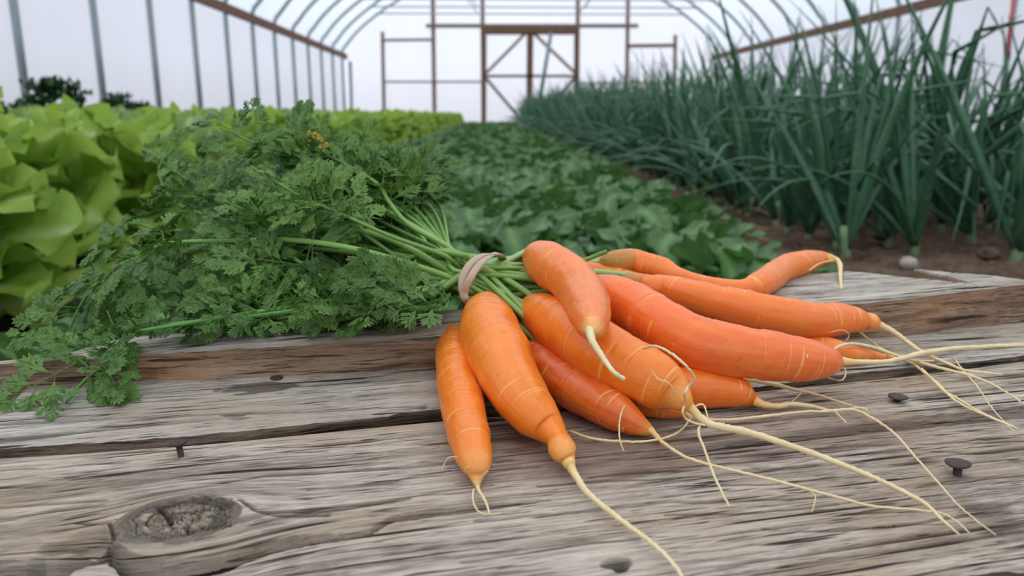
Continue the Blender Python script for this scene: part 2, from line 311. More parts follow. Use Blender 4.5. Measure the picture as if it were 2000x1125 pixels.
# middle plank
f2 = [(-80,872),(0,863),(212,848),(423,832),(600,815),(850,787),(1100,776),(1472,750),(1661,722),(1880,703),(2000,690),(2140,676)]
r2 = [(-80,745),(0,740),(600,712),(850,700),(1100,680),(1400,655),(1672,635),(2000,605),(2140,592)]
def ell(U, V, px, py, rx, ry, h=.12, ns=0., fr=300.):
    c = uvof(px, py, h); a = abs(uvof(px+rx, py, h)[0]-uvof(px-rx, py, h)[0])/2; b = abs(uvof(px, py-ry, h)[1]-uvof(px, py+ry, h)[1])/2
    return np.hypot((U-c[0])/a, (V-c[1])/b)+ns*(noise(U*fr*.4, V*fr)-.5)*2
def fun2(U, V, Z, W, cr, st, ro):
    st = st+(1-sst(.8, 1.1, ell(U, V, 510, 767, 62, 13, ns=.5)))+.8*(1-sst(.8, 1.1, ell(U, V, 424, 772, 9, 4, ns=.2)))
    e = ell(U, V, 462, 822, 34, 9, ns=.5, fr=500.); Z = Z-.0007*(1-sst(.3, 1.1, e)); st = st+.45*(1-sst(.6, 1.1, e))
    e = ell(U, V, 1180, 790, 330, 60, ns=.2); ro = ro+.8*(1-sst(.3, 1.1, e))
    d, t = pdist(U, V, [(0,832),(150,826),(300,818),(430,812),(600,806),(830,792)], .118)
    w = .0006*(1+noise(U*60, V*5)); Z = Z-.0012*np.exp(-(d/w)**2); cr = np.maximum(cr, .6*np.exp(-(d/w)**2))
    Z = Z-.0012*(1-sst(0., .012, V-line(f2, .118)[0](U)))*(1-sst(.02, .14, U))
    return Z, W, cr, st, ro
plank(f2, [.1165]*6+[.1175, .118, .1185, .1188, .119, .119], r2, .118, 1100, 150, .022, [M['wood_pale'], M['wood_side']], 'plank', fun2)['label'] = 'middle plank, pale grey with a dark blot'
# front wide plank: knot, long split, step on the right
f3 = [(-420,1290),(400,1220),(1100,1170),(1500,1150),(1650,1135),(1790,1117),(1880,1098),(1960,1084),(2010,1088),(2120,1076),(2300,1060)]
r3 = [(-420,922),(0,890),(430,860),(860,818),(1200,790),(1472,762),(1750,734),(2000,703),(2300,664)]
KN = uvof(352, 1024, .121); KA = abs(uvof(490, 1015, .121)[0]-uvof(222, 1040, .121)[0])/2; KB = abs(uvof(352, 972, .121)[1]-uvof(352, 1075, .121)[1])/2
CR = [(-420,1110),(-100,1096),(0,1090),(60,1094),(120,1088),(175,1070),(212,1050),(222,1068),(250,1085),(300,1094),(370,1094),(440,1080),(500,1060),(560,1050),(640,1042),(720,1034),(755,1016),(800,1000),(880,993),(960,985),(1062,976)]
CW = [.003,.003,.0035,.005,.0065,.006,.004,.005,.006,.0062,.0058,.0055,.0048,.004,.0032,.0028,.0028,.0034,.0034,.003,.0009]
def fun3(U, V, Z, W, cr, st, ro):
    # grain bends round the knot
    x = (U-KN[0])/(KA*1.25); y = (V-KN[1])/(KB*1.25); r = np.hypot(x, y)
    Wo = KN[1]+(V-KN[1])*(1-.86*np.exp(-(r**2)*.75)); k = 1-sst(.42, .74, r+.12*(noise(U*150, V*300)-.5))
    ringr = np.hypot((U-KN[0])/KA, (V-KN[1])/KB)
    W = W+(Wo-V)*(1-k)+k*(ringr*.022-V)
    # long split
    q = np.array([uvof(a, b, .121)[:2] for a, b in CR]); o = q[:, 0]; vc = np.interp(U, np.maximum.accumulate(o), q[:, 1]); w = np.interp(U, np.maximum.accumulate(o), CW)
    vc = vc+(noise(U*150, U*0)-.5)*.0016+(noise(U*500, U*0+4)-.5)*.0007
    s = vc-V                                              # >0 on the camera side
    ww = w*(1+.25*(noise(U*90, U*0+7)-.5)); dep = .0015+np.interp(w, [.0009, .0025, .005], [.0, .006, .010])
    tr = sst(-.0002, .0005, s)*(1-sst(.75*ww, ww*1.05+.0006, s)); tr = tr*(U < q[-1, 0]+.002)
    Z = Z-dep*tr*(1+.3*(noise(U*60, V*200)-.5)); cr = np.maximum(cr, .35*tr)
    near = sst(0, .001, s)*(1-sst(.012, .035, s))*np.interp(U, [q[0, 0], uvof(380, 1090)[0], uvof(700, 1040)[0]], [.0035, .003, 0]); Z = Z-near
    # knot swelling and its rough dark heart
    kk = (1-sst(.75, 1.5, ringr))*(s < .0003); Z = Z+.0026*kk
    heart = (1-sst(.66, .86, ell(U, V, 375, 1020, 112, 48, .121, .22, 600)))*(s < 0); th = np.arctan2((V-KN[1])/KB, (U-KN[0])/KA); rw = ringr+.10*(noise(U*90, V*200)-.5); Z = Z-.0010*heart+.0006*heart*(noise(th*9, rw*26)-.5)+.0008*heart*(noise(U*700, V*1300)-.5)
    cc = heart*np.maximum(sst(.70, .82, noise(th*5+9, rw*34)), sst(.74, .84, noise(th*22+5, rw*9+3))); Z = Z-.0014*cc; cr = np.maximum(cr, .85*cc); st = st+.5*heart*(.6+.8*noise(U*120, V*260))
    for pts, wd, dp in [([(310,1000),(330,1015),(335,1030)], .0008, .003), ([(365,1036),(372,1056)], .0005, .002), ([(470,985),(500,1003),(560,1006),(640,1004)], .0007, .002), ([(150,1020),(215,1028),(222,1050)], .0006, .0015)]:
        d, t = pdist(U, V, pts, .121); g = np.exp(-(d/wd)**2); Z = Z-dp*g; cr = np.maximum(cr, .8*g)
    # rotten hollow left of the knot
    e = ell(U, V, 165, 1058, 62, 24, .121, .35, 260); hl = (1-sst(.5, 1.1, e)); Z = Z-.0055*hl; st = st+.25*hl
    e = ell(U, V, 64, 1097, 26, 9, .121, .25, 300); hl = (1-sst(.7, 1.05, e)); Z = Z-.012*hl; cr = np.maximum(cr, .95*hl)
    e = ell(U, V, 160, 1112, 75, 22, .121, .3, 260); Z = Z+.0014*(1-sst(.4, 1.1, e))*(.4+1.2*noise(U*120, W*500))
    # step on the right
    vs, _, _, _ = line([(1040,925),(1200,893),(1400,862),(1663,827),(2000,791),(2300,760)], .121); sd = vs(U)+(noise(U*200, U*0+2)-.5)*.0008-V
    dp = np.interp(U, [uvof(1100, 905)[0], uvof(1420, 860)[0], uvof(2000, 790)[0]], [0, .0032, .005]); g = sst(0, .0007, sd)
    Z = Z-dp*g; gr = g*(1-sst(.0008, .0022, sd))*np.clip(dp/.0035, 0, 1); Z = Z-.0012*gr; cr = np.maximum(cr, .5*gr)
    # checks
    for pts, wd, dp in [([(0,990),(250,972),(520,925),(700,915),(1000,895)], .0006, .0025), ([(560,1000),(700,985),(850,960),(960,945)], .0005, .0015),
                        ([(930,1015),(1100,1003),(1320,972),(1560,955),(1800,925),(2000,902)], .0006, .0028), ([(1050,948),(1300,925),(1500,900),(1800,868)], .0005, .002),
                        ([(1400,880),(1700,852),(2000,838)], .0005, .0015), ([(900,1097),(1100,1068),(1250,1048)], .0004, .0015), ([(1650,985),(1800,975),(2000,955)], .0005, .002),
                        ([(1560,1022),(1640,1018),(1780,1002),(1850,1000)], .0004, .0015), ([(1150,930),(1350,898),(1600,872),(2000,855)], .0004, .0015), ([(1300,1000),(1480,985),(1640,965)], .0004, .0015),
                        ([(0,935),(200,918),(400,890),(640,880)], .0004, .001), ([(1300,940),(1500,930),(1700,905),(2000,870)], .0004, .0018), ([(600,955),(760,940),(880,915)], .0004, .0012),
                        ([(0,1010),(150,992),(260,980)], .0005, .0015), ([(500,1003),(640,995),(800,975)], .0005, .0018), ([(1160,862),(1340,835)], .0005, .001), ([(0,918),(350,893)], .0004, .001)]:
        d, t = pdist(U, V+(noise(U*90, V*0+len(pts))-.5)*.0015, pts, .121); g = np.exp(-(d/wd)**2)*sst(.18, .5, noise(U*70, U*0+wd*9000))
        Z = Z-dp*g; cr = np.maximum(cr, .92*g)
    # pit with old nail hole, stains
    e = ell(U, V, 1205, 1101, 33, 14, .121, .3, 500); g = 1-sst(.6, 1.1, e); Z = Z-.004*g; cr = np.maximum(cr, .8*g)
    st = st+.75*(1-sst(.2, 1.2, ell(U, V, 1915, 975, 70, 42, .121, .5, 120)))+.6*(1-sst(.3, 1.2, ell(U, V, 1985, 1025, 60, 25, .121, .4, 120)))
    for a in [(1235,917,60,7),(1010,855,95,8),(1000,880,30,6),(1290,932,90,5),(1150,905,60,4),(1395,855,100,6)]: st = st+.75*(1-sst(.5, 1.15, ell(U, V, *a, .121, .5, 260)))
    ro = ro+.9*(1-sst(.35, 1.15, ell(U, V, 1120, 870, 260, 80, .121, .35, 60)))
    ro = ro+.5*(1-sst(.35, 1.15, ell(U, V, 1600, 840, 330, 40, .121, .35, 60)))
    return Z, W, cr, np.clip(st, 0, 1), np.clip(ro, 0, 1)
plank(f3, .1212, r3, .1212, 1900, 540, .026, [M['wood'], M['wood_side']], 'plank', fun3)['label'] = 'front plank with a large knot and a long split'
# cross beams and legs that carry the planks
for u in (-.13, .27):
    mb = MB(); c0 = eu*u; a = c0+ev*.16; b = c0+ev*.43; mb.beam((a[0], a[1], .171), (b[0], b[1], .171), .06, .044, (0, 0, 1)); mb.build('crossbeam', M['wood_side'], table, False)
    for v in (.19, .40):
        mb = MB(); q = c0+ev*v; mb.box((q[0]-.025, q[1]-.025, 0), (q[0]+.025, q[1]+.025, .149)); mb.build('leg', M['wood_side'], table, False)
for me in bpy.data.meshes:
    pass
def nail(px, py, h, rpx, lift, tilt, hole=True):
    b = PL(px, py, h); dep = float((b-CAM)@fw); r = rpx*dep/F; mb = MB(); z = Vector((tilt[0], tilt[1], 1)).normalized(); B = Vector(b)
    top = B+z*lift
    mb.tube([B-z*.012, top], r*.36, 14)
    pr = [(r*.36, -.0004), (r*.8, -.0002), (r*1.0, .0001), (r, .0006), (r*.82, .0009), (r*.3, .0010), (r*.02, .0010)]
    x = z.orthogonal().normalized(); y = z.cross(x); k = 24; V = []
    for i, (rr, zz) in enumerate(pr):
        for j in range(k):
            an = 2*math.pi*j/k; w = 1+.05*math.sin(3*an+px); V.append(top+z*zz+x*math.cos(an)*rr*w+y*math.sin(an)*rr*w)
    mb.add(V, [(i*k+j, i*k+(j+1) % k, (i+1)*k+(j+1) % k, (i+1)*k+j) for i in range(len(pr)-1) for j in range(k)]+[tuple(range(k-1, -1, -1)), tuple((len(pr)-1)*k+j for j in range(k))])
    mb.build('nail', M['nail'], table)
nail(354, 892, .1215, 16.5, .0050, (-.12, .05)); nail(1752, 788, .1215, 18, .0028, (0, 0)); nail(1870, 921, .1245, 23, .0028, (-.05, .02))
nail(97, 1088, .130, 20, .0075, (-.3, .1)); nail(541, 744, .119, 12, .0012, (0, 0)); 

# ---------------------------------------------------------------- carrots
def flatseg(a, n): return smoothpts(a, n)
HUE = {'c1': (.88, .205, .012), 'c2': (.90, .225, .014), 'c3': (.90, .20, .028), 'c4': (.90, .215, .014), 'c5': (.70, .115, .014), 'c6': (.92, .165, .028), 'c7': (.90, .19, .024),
       'c8': (.88, .20, .02), 'c9': (.86, .17, .012), 'c10': (.90, .22, .03), 'c11': (.88, .2, .02), 'c12': (.88, .17, .03)}
GREEN = {'c4': .20, 'c8': .16, 'c7': .10}
LAB = {
 'c1': 'leftmost small carrot pointing at the viewer, beside the thick bulb-tipped one', 'c2': 'thick carrot pointing at the viewer whose tip swells into a bulb',
 'c3': 'short curved carrot lying on top of the others next to the rubber band', 'c4': 'thick green-shouldered carrot under the short curved one, long root running lower right',
 'c5': 'dark shaded red-orange carrot lowest between the bulb-tipped one and the thick green-shouldered one', 'c6': 'largest pinkish-orange carrot in the middle with pale rings, pointing right',
 'c7': 'long carrot with lumpy crown behind the largest, its knobbed tip nearest the rear plank', 'c8': 'rearmost crooked carrot with green crown whose tail lifts up at the back right',
 'c9': 'short carrot with wavy tail peeking out under the largest carrot', 'c10': 'slim bumpy carrot squeezed between the largest and the knob-tipped one, only tip and bumps showing',
 'c11': 'carrot almost hidden beneath the tip of the thick green-shouldered one', 'c12': 'sliver of a carrot showing behind the short curved top carrot'}
TAPS = {  # (px, py, r px, lift)
 'c1': [[(931,940,7,.002),(934,955,3.5,.001),(946,975,2.8,.001),(953,992,2,.001),(955,1003,1.5,.001)],[(926,955,2,.001),(923,970,1.8,.001),(928,990,1.6,.001),(945,1004,1.4,.001),(978,1002,1,.001)],[(893,893,1.2,.008),(878,893,1,.010),(868,905,.9,.008),(864,918,.8,.006)],[(940,938,1.3,.004),(944,928,1.2,.008),(953,920,1,.010)]],
 'c2': [[(1109,900,14,.002),(1118,918,8.5,.001),(1128,935,7,.001),(1150,965,6,.001),(1200,1006,5.5,.001),(1250,1043,5,.001),(1295,1080,4.5,.001),(1325,1115,4,.001),(1345,1155,3,.001)]],
 'c3': [[(1150,638,9,.0425),(1153,652,8,.0425),(1158,668,7,.042),(1172,690,6,.041),(1184,708,5,.041),(1200,728,4.5,.040),(1220,741,4.5,.038)]],
 'c4': [[(1334,782,17,.009),(1350,798,10,.008),(1375,822,8,.005),(1400,832,8,.004),(1440,840,8.5,.003),(1500,856,7,.001),(1600,890,6,.001),(1700,930,5,.001),(1780,968,4.5,.001),(1812,988,4,.001),(1840,1015,3,.001),(1875,1045,1.5,.001)],
        [(1370,824,2.5,.005),(1364,845,3,.004),(1375,875,2.8,.001),(1395,930,2.6,.001),(1424,989,2,.001)],
        [(1256,681,2,.0335),(1280,676,2.6,.037),(1310,690,2.8,.036),(1340,715,2.8,.033),(1356,738,2.6,.028),(1345,755,2.5,.024),(1337,770,2.3,.022),(1340,785,2,.014)],
        [(1338,790,2.3,.012),(1333,805,2.5,.010),(1340,818,2.3,.007),(1358,827,2.2,.006),(1378,830,2,.006)],
        [(1352,795,2,.01),(1372,790,2,.01),(1380,805,1.7,.008),(1382,820,1.5,.006)],
        [(1272,722,1,.032),(1285,740,1.3,.029),(1305,748,1.3,.028),(1320,765,1.2,.024),(1318,772,1,.022)]],
 'c5': [[(1270,839,8,.002),(1285,855,4.5,.001),(1300,868,3.8,.001),(1340,893,3.3,.001),(1400,911,3,.001),(1480,930,3,.001),(1560,951,3,.001),(1640,972,2.8,.001),(1700,988,2.6,.001),(1770,994,2.3,.001),(1840,1003,2,.001),(1870,1020,1.7,.001),(1893,1040,1.2,.001)],
        [(1225,785,1.3,.012),(1213,808,1.5,.011),(1209,840,1.6,.006),(1212,865,1.4,.003),(1219,882,1,.001)],
        [(1560,951,1,.001),(1590,965,.9,.001),(1590,985,.9,.001),(1585,1000,.8,.001)]],
 'c6': [[(1626,707,12,.0115),(1645,706,9,.0115),(1672,707,6,.0112),(1700,707,5,.0105),(1730,706,4.5,.009),(1760,700,4.5,.007),(1800,690,5,.005),(1850,682,4.5,.003),(1900,678,4,.002),(2000,674,3.8,.001),(2120,672,3,.001)],
        [(1610,691,3,.022),(1655,672,3,.014),(1700,677,3.2,.008),(1740,690,3,.005),(1780,703,2.6,.003),(1830,704,1.6,.001),(1865,697,.8,.001)],
        [(1636,713,1.5,.01),(1650,722,1.6,.009),(1650,736,1.5,.008),(1640,743,1.4,.007),(1617,738,1.2,.006)],
        [(1628,698,1.2,.018),(1610,680,1.3,.022),(1590,674,1.4,.026),(1580,680,1.2,.026),(1576,700,1,.023)]],
 'c7': [[(1704,630,10,.0115),(1716,634,7.5,.0115),(1745,648,5.2,.009),(1778,672,4.2,.005),(1806,690,3.5,.003),(1850,710,3,.001),(1885,723,2.5,.001),(1925,728,2,.001),(1958,732,1.2,.001)],
        [(1678,646,2,.010),(1695,662,2.2,.005),(1720,680,2.2,.003),(1762,700,2,.002),(1786,712,2,.001)],
        [(1615,650,1,.016),(1645,645,1.2,.016),(1658,655,1.2,.012),(1650,668,1,.009)],
        [(1786,712,2.6,.001),(1830,748,2.4,.001),(1870,785,2.2,.001),(1940,818,2,.001),(1990,838,1.3,.001)]],
 'c8': [[(1618,506,11,.0275),(1630,507,7,.0275),(1640,516,5,.027),(1641,540,3.6,.0245),(1644,570,3.2,.0215),(1650,598,2.6,.019)],
        [(1580,528,1,.031),(1600,515,1.2,.033),(1625,508,1.4,.031)]],
 'c9': [[(1475,783,12,.001),(1492,790,7.5,.001),(1520,793,5.5,.001),(1545,789,5.5,.001),(1590,794,4,.001),(1620,802,3.5,.001),(1665,800,3,.001),(1700,815,2.8,.001),(1745,845,2.4,.001),(1790,895,2.2,.001),(1830,940,2,.001),(1870,985,1.6,.001),(1905,1015,1.4,.001),(1945,1045,1,.001)],
        [(1450,740,4,.004),(1500,748,4.5,.002),(1550,760,3.5,.001),(1600,772,2.6,.001),(1640,785,2,.001),(1680,797,1.5,.001),(1695,802,1,.001)],
        [(1543,788,1,.001),(1560,772,1.2,.003),(1574,756,1,.006)], [(1630,803,2,.001),(1645,818,1.6,.001),(1653,826,1,.001)]],
 'c10': [[(1735,698,7,.001),(1760,700,4.5,.001),(1790,707,3.6,.001),(1850,722,3.2,.001),(1905,737,2.8,.001),(1950,757,2.2,.001),(2010,795,1.8,.001)],
         [(1800,720,2.4,.001),(1845,765,2.6,.001),(1860,772,2.2,.001),(1910,802,2,.001),(1985,835,1.2,.001)],
         [(1862,697,1.2,.001),(1880,722,1.4,.001),(1905,750,1.4,.001),(1940,800,1.2,.001),(1980,843,1,.001)]],
 'c11': [[(1340,808,8,.001),(1356,816,4,.001),(1420,820,3,.001),(1500,812,3,.001),(1570,804,2.6,.001),(1630,803,2.2,.001),(1680,796,1.8,.001),(1695,800,1.2,.001)],
         [(1115,843,2.4,.001),(1160,857,2.6,.001),(1210,862,2.6,.001),(1260,862,2.5,.001),(1300,855,2.3,.001),(1330,840,2.1,.001),(1350,815,1.8,.001)]],
 'c12': []}
carrots = {}; crowns = {}
for key, sp in CARROTS.items():
    w = []
    for px, py, r, l in sp:
        p, rr = onlift(px, py, r, l); w.append((*p, rr))
    w0 = np.array(w[0]); w1 = np.array(w[1]); d0 = (w0[:3]-w1[:3]); d0 /= np.linalg.norm(d0)
    crowns[key] = (w0[:3]+d0*w[0][3]*.1, d0, w[1][3])
    n = 280; S = smoothpts(w, n); S[:, 3] = np.maximum(S[:, 3], .0006)
    root = empty('carrot', tuple(S[n//2, :2])+(float(min(S[:, 2]-S[:, 3])),)); tag(root, LAB[key], 'carrot', 'carrots of the tied bunch'); carrots[key] = root
    k = 40; V = []; UV = []; A = []; L = np.r_[0, np.cumsum(np.linalg.norm(np.diff(S[:, :3], axis=0), axis=1))]; prev = None; ph = R.random()*50; RG = []; AN = np.arange(k)*2*math.pi/k
    nrg = int(L[-1]*380)
    rings = [(R.uniform(.03, .97)*L[-1], R.uniform(0, 6.28), R.uniform(.5, 2.2), R.uniform(.006, .032), R.uniform(.00035, .0009), R.random() < .62, R.uniform(-.0012, .0012)) for _ in range(nrg)]
    for i in range(n):
        p = S[i, :3]; t = S[min(i+1, n-1), :3]-S[max(i-1, 0), :3]; t /= np.linalg.norm(t)
        x = np.cross(t, [0, 0, 1]) if prev is None else prev-t*(prev@t); x /= np.linalg.norm(x); prev = x; y = np.cross(t, x)
        s = i/(n-1); rr = S[i, 3]
        rr *= 1+.018*math.sin(L[i]*330+ph)*math.sin(L[i]*97+ph)+.030*(float(noise(L[i]*260+ph, 3.))-.5)+.05*(float(noise(L[i]*70+ph, 9.))-.5)
        dent = np.zeros(k); rng = np.zeros(k)
        for (l0, a0, aw, dp, wd, pale, sk) in rings:
            if abs(L[i]-l0) > .006: continue
            da = (AN-a0+math.pi) % (2*math.pi)-math.pi; g = np.exp(-((L[i]-l0-sk*np.sin(da))/wd)**2)*np.clip(1-(da/aw)**2, 0, 1)**.5
            dent += dp*g; rng = np.maximum(rng, g*(1. if pale else 0.))
            dent -= dp*.45*np.exp(-((L[i]-l0-wd*3)/(wd*2.2))**2)*np.clip(1-(da/aw)**2, 0, 1)
        for j in range(k):
            an = AN[j]; nr = 1+.06*(float(noise(math.cos(an)*1.5+ph+9, L[i]*80+math.sin(an)*1.5+ph))-.5)+.03*(float(noise(math.cos(an)*2+ph+9, L[i]*420+math.sin(an)*2+ph))-.5)-dent[j]
            V.append(p+(x*math.cos(an)+y*math.sin(an))*rr*nr); UV.append((L[i]+ph, abs(an-math.pi)/3.1416)); A.append(s); RG.append(rng[j])
    V.append(S[0, :3]-(S[1, :3]-S[0, :3])*2+0); UV.append((ph, 0)); A.append(0); V.append(S[-1, :3]); UV.append((ph+L[-1], 0)); A.append(1)
    Fc = [(i*k+j, i*k+(j+1) % k, (i+1)*k+(j+1) % k, (i+1)*k+j) for i in range(n-1) for j in range(k)]
    Fc += [(n*k, (j+1) % k, j) for j in range(k)]+[(n*k+1, (n-1)*k+j, (n-1)*k+(j+1) % k) for j in range(k)]
    RG += [0, 0]
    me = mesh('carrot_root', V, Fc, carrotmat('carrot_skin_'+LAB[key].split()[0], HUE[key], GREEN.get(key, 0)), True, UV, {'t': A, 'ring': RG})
    link('carrot_root', me, root)
    for i, tp in enumerate(TAPS[key]):
        q = [(*onlift(a, b, c, l)[0], onlift(a, b, c, l)[1]) for a, b, c, l in tp]; Q = smoothpts(q, 10*len(q))
        Q[1:-1, :3] += (NR.rand(len(Q)-2, 3)-.5)*.0002
        Q[:, 3] = np.maximum(Q[:, 3], .00008)*(1+.25*(NR.rand(len(Q))-.5))
        mb = MB(); mb.tube([tuple(p) for p in Q[:, :3]], list(Q[:, 3]), 8); o = mb.build('taproot' if i == 0 else 'root_hair', M['root'], root)
        if i == 0: o['label'] = 'pale stringy root end'
#LEAVES
# ---------------------------------------------------------------- carrot tops
def lobe(mb, p, d, n, L, w):                               # one pointed lobe, gently folded
    s = d.cross(n).normalized(); 
    V = [p, p+d*L*.35+s*w*.5+n*w*.12, p+d*L*.35-s*w*.5+n*w*.12, p+d*L*.38, p+d*L*.75+s*w*.36, p+d*L*.75-s*w*.36, p+d*L]
    mb.add(V, [(0, 1, 3), (0, 3, 2), (1, 4, 6, 3), (3, 6, 5, 2)])
def pinna(seed, wide=1.):                                  # unit pinna along +X, up +Z
    r = random.Random(seed); mb = MB(); X = Vector((1, 0, 0)); Z = Vector((0, 0, 1))
    def P_(s): return Vector((s, .08*math.sin(s*2.5+seed), .10*math.sin(s*3)-.12*s*s))
    mb.tube([P_(i/6) for i in range(7)], [.012*(1-.6*i/6) for i in range(7)], 4, False)
    def leaflet(p, d, nn, L):
        lobe(mb, p, d, nn, L*.92, L*.20*wide); lobe(mb, p+d*L*.42, d, nn, L*.62, L*.16*wide)
        for k, (q_, l_, an) in enumerate(((.20, .50, 46), (.42, .46, 40), (.62, .34, 34))):
            for s2 in (-1, 1):
                e = Matrix.Rotation(math.radians(an+r.uniform(-6, 6))*s2, 3, nn)@d; ll = L*l_*(.85+.3*r.random()); lobe(mb, p+d*L*q_, e, nn, ll*1.1, L*.135*wide)
                if k < 2: lobe(mb, p+d*L*q_+e*ll*.4, Matrix.Rotation(math.radians(30)*s2, 3, nn)@e, nn, ll*.5, L*.11*wide)
    for i, s in enumerate((.30, .55, .78)):
        L = (.44, .38, .30)[i]*(.85+.3*r.random())
        for sg in (-1, 1):
            a = math.radians(50-8*i+r.uniform(-12, 12))*sg; d = Vector((math.cos(a), math.sin(a), r.uniform(-.35, .25))).normalized(); p = P_(s); nn = (Z+Vector((r.uniform(-.5, .5), r.uniform(-.5, .5), 0))).normalized()
            mb.tube([p, p+d*L*.22], [.008, .006], 4, False); leaflet(p+d*L*.18, d, nn, L)
    leaflet(P_(.86), (P_(1.)-P_(.86)).normalized(), Z, .36)
    return np.array([tuple(v) for v in mb.v]), mb.f
PIN = [pinna(i, 1.+.15*(i % 3)) for i in range(6)]
def frond(parent, pts, s0, mat='frond', size=.055, npair=8, r0=.0017, seed=0, dens=1., taper=.55, clip=True, low=False):
    # pts: world points base -> tip ; foliage from fraction s0 on
    r = random.Random(seed); Q = smoothpts(pts, 40); n = len(Q)
    st = MB(); st.tube([tuple(p) for p in Q[:, :3]], [r0*(1-.62*(i/(n-1))**1.3) for i in range(n)], 8, flat=.85)
    so = st.build('stalk', M['stalk'], parent)
    fm = MB(); Vs = []; Fs = []; off = 0; extra = MB()
    def put(p, d, upv, L, k, force=False):
        nonlocal off
        d = d.normalized(); u = (upv-d*upv.dot(d))
        if u.length < 1e-4: u = d.orthogonal()
        u.normalize(); s = u.cross(d)
        V, Fc = PIN[k % len(PIN)]; A = np.array([d[:], s[:], u[:]]); W = (V*L)@A+np.array(p[:])
        wv_ = W[:, :2]@ev; wu_ = W[:, :2]@eu; W[:, 2] += max(0, float((np.where(wv_ > RL(wu_), .03, np.where(wv_ > FL(wu_)-.001, FZ(wu_)+.001, .2335))-W[:, 2]).max()))*.75
        if float(W[:, 0].max()) > BAND[0]-.007: return
        dd_ = W-BAND
        if float(np.min(np.hypot(dd_[:, 0], dd_[:, 1]*.6)+1.2*np.maximum(0, dd_[:, 2]-.012))) < .068 and not force and not low: return
        if clip and not force:
            wv_ = W[:, :2]@ev; wu_ = W[:, :2]@eu
            if np.any((wv_ < FL(wu_)-.004) & (W[:, 2] < FZ(wu_)+.006)): return
        Vs.append(W); Fs.extend([tuple(i+off for i in q) for q in Fc]); off += len(V)
    for i in range(npair):
        f = s0+(1-s0)*(i+.3)/npair; j = min(int(f*(n-1)), n-2); p = Vector(Q[j, :3]); t = Vector(Q[j+1, :3]-Q[j, :3]).normalized()
        upv = Vector((r.uniform(-1, 1), -.5+r.uniform(-1, 1), .8)).normalized(); sd = t.cross(upv).normalized(); L = size*(1-taper*((f-s0)/(1-s0))**1.2)*(.8+.4*r.random())
        for sg in (-1, 1):
            if r.random() > dens: continue
            d = (t*r.uniform(.45, .95)+sd*sg+Vector((0, 0, r.uniform(-.5, .55)))).normalized(); put(p, d, upv+sd*r.uniform(-.3, .3), L, r.randrange(6))
    j = n-2; put(Vector(Q[j, :3]), Vector(Q[-1, :3]-Q[-3, :3]), Vector((0, -.3, 1)), size*.6, seed, not Vs)
    W = np.vstack(Vs); wu = W[:, :2]@eu; wv = W[:, :2]@ev; zmin = np.where(wv > RL(wu), .03, np.where(wv > FL(wu)-.002, FZ(wu)+.0015, .2335))
    W[:, 2] = np.where(W[:, 2] < zmin, zmin+(W[:, 2]-zmin)*.04, W[:, 2])
    o = link('foliage', mesh('foliage', W, Fs, M[mat], False), so); return so
FL, FZ, _, _ = line(f1, h1); RL, _, _, _ = line(r1, .097)
BAND = P(930, 545, .402)
rb = random.Random(3)
def through(key, i):                                        # start of a stalk: from the crown to the band
    c, d, rr = crowns[key]; j = Vector((rb.uniform(-1, 1), rb.uniform(-1, 1), rb.uniform(-1, 1)))*rr*.22; c = Vector(c)+j
    b = Vector(BAND)+Vector((rb.uniform(-.004, .004), rb.uniform(-.011, .011), rb.uniform(-.0085, .0085)))
    return c, Vector(d), b
explicit = [  # left ends (px, py, depth), foliage start, material
 ([(860,520,.405),(735,457,.41),(600,445,.42),(514,450,.43),(451,480,.44),(420,540,.45),(400,600,.45)], .60, 'frond'),
 ([(860,535,.40),(700,488,.405),(560,468,.41),(446,471,.415),(325,476,.42),(250,508,.425),(180,565,.43),(145,620,.43),(128,670,.43)], .60, 'frond'),
 ([(860,565,.395),(818,571,.395),(740,600,.395),(655,615,.395),(530,614,.392),(446,622,.388),(367,645,.38),(250,688,.365),(175,735,.345),(130,785,.322)], .60, 'frond'),
 ([(880,485,.41),(800,440,.42),(760,395,.43),(739,361,.435),(682,325,.44),(593,282,.445),(530,272,.45)], .62, 'frond_pale'),
 ([(870,480,.415),(780,425,.43),(690,380,.44),(600,330,.45),(520,290,.46),(430,250,.47)], .45, 'frond'),
 ([(870,500,.40),(760,460,.40),(660,415,.40),(590,385,.40),(530,350,.40)], .62, 'frond_pale'),
 ([(850,560,.395),(760,595,.40),(660,560,.40),(590,515,.40),(540,480,.41),(480,420,.42)], .66, 'frond'),
 ([(840,545,.41),(720,500,.42),(560,480,.42),(493,470,.41),(497,560,.40),(512,625,.40),(528,668,.395)], .42, 'frond'),
 ([(860,480,.43),(800,430,.45),(740,380,.47),(720,330,.48),(715,290,.48)], .45, 'frond'),
 ([(870,500,.42),(760,470,.45),(600,440,.47),(430,390,.50),(350,340,.52),(310,310,.53)], .40, 'frond'),
 ([(860,540,.41),(700,540,.43),(500,520,.44),(400,515,.45),(300,540,.46),(240,560,.46)], .45, 'frond'),
 ([(860,520,.42),(700,480,.45),(500,440,.47),(350,400,.49),(310,330,.50),(340,290,.50)], .45, 'frond'),
 ([(860,490,.42),(740,430,.45),(640,370,.47),(600,300,.48),(600,255,.48)], .4, 'frond')]
keys = list(CARROTS); per = {k: 0 for k in keys}; stalks = []
order = ['c2', 'c4', 'c4', 'c3', 'c3', 'c6', 'c2', 'c7', 'c6', 'c8', 'c7', 'c1', 'c8']
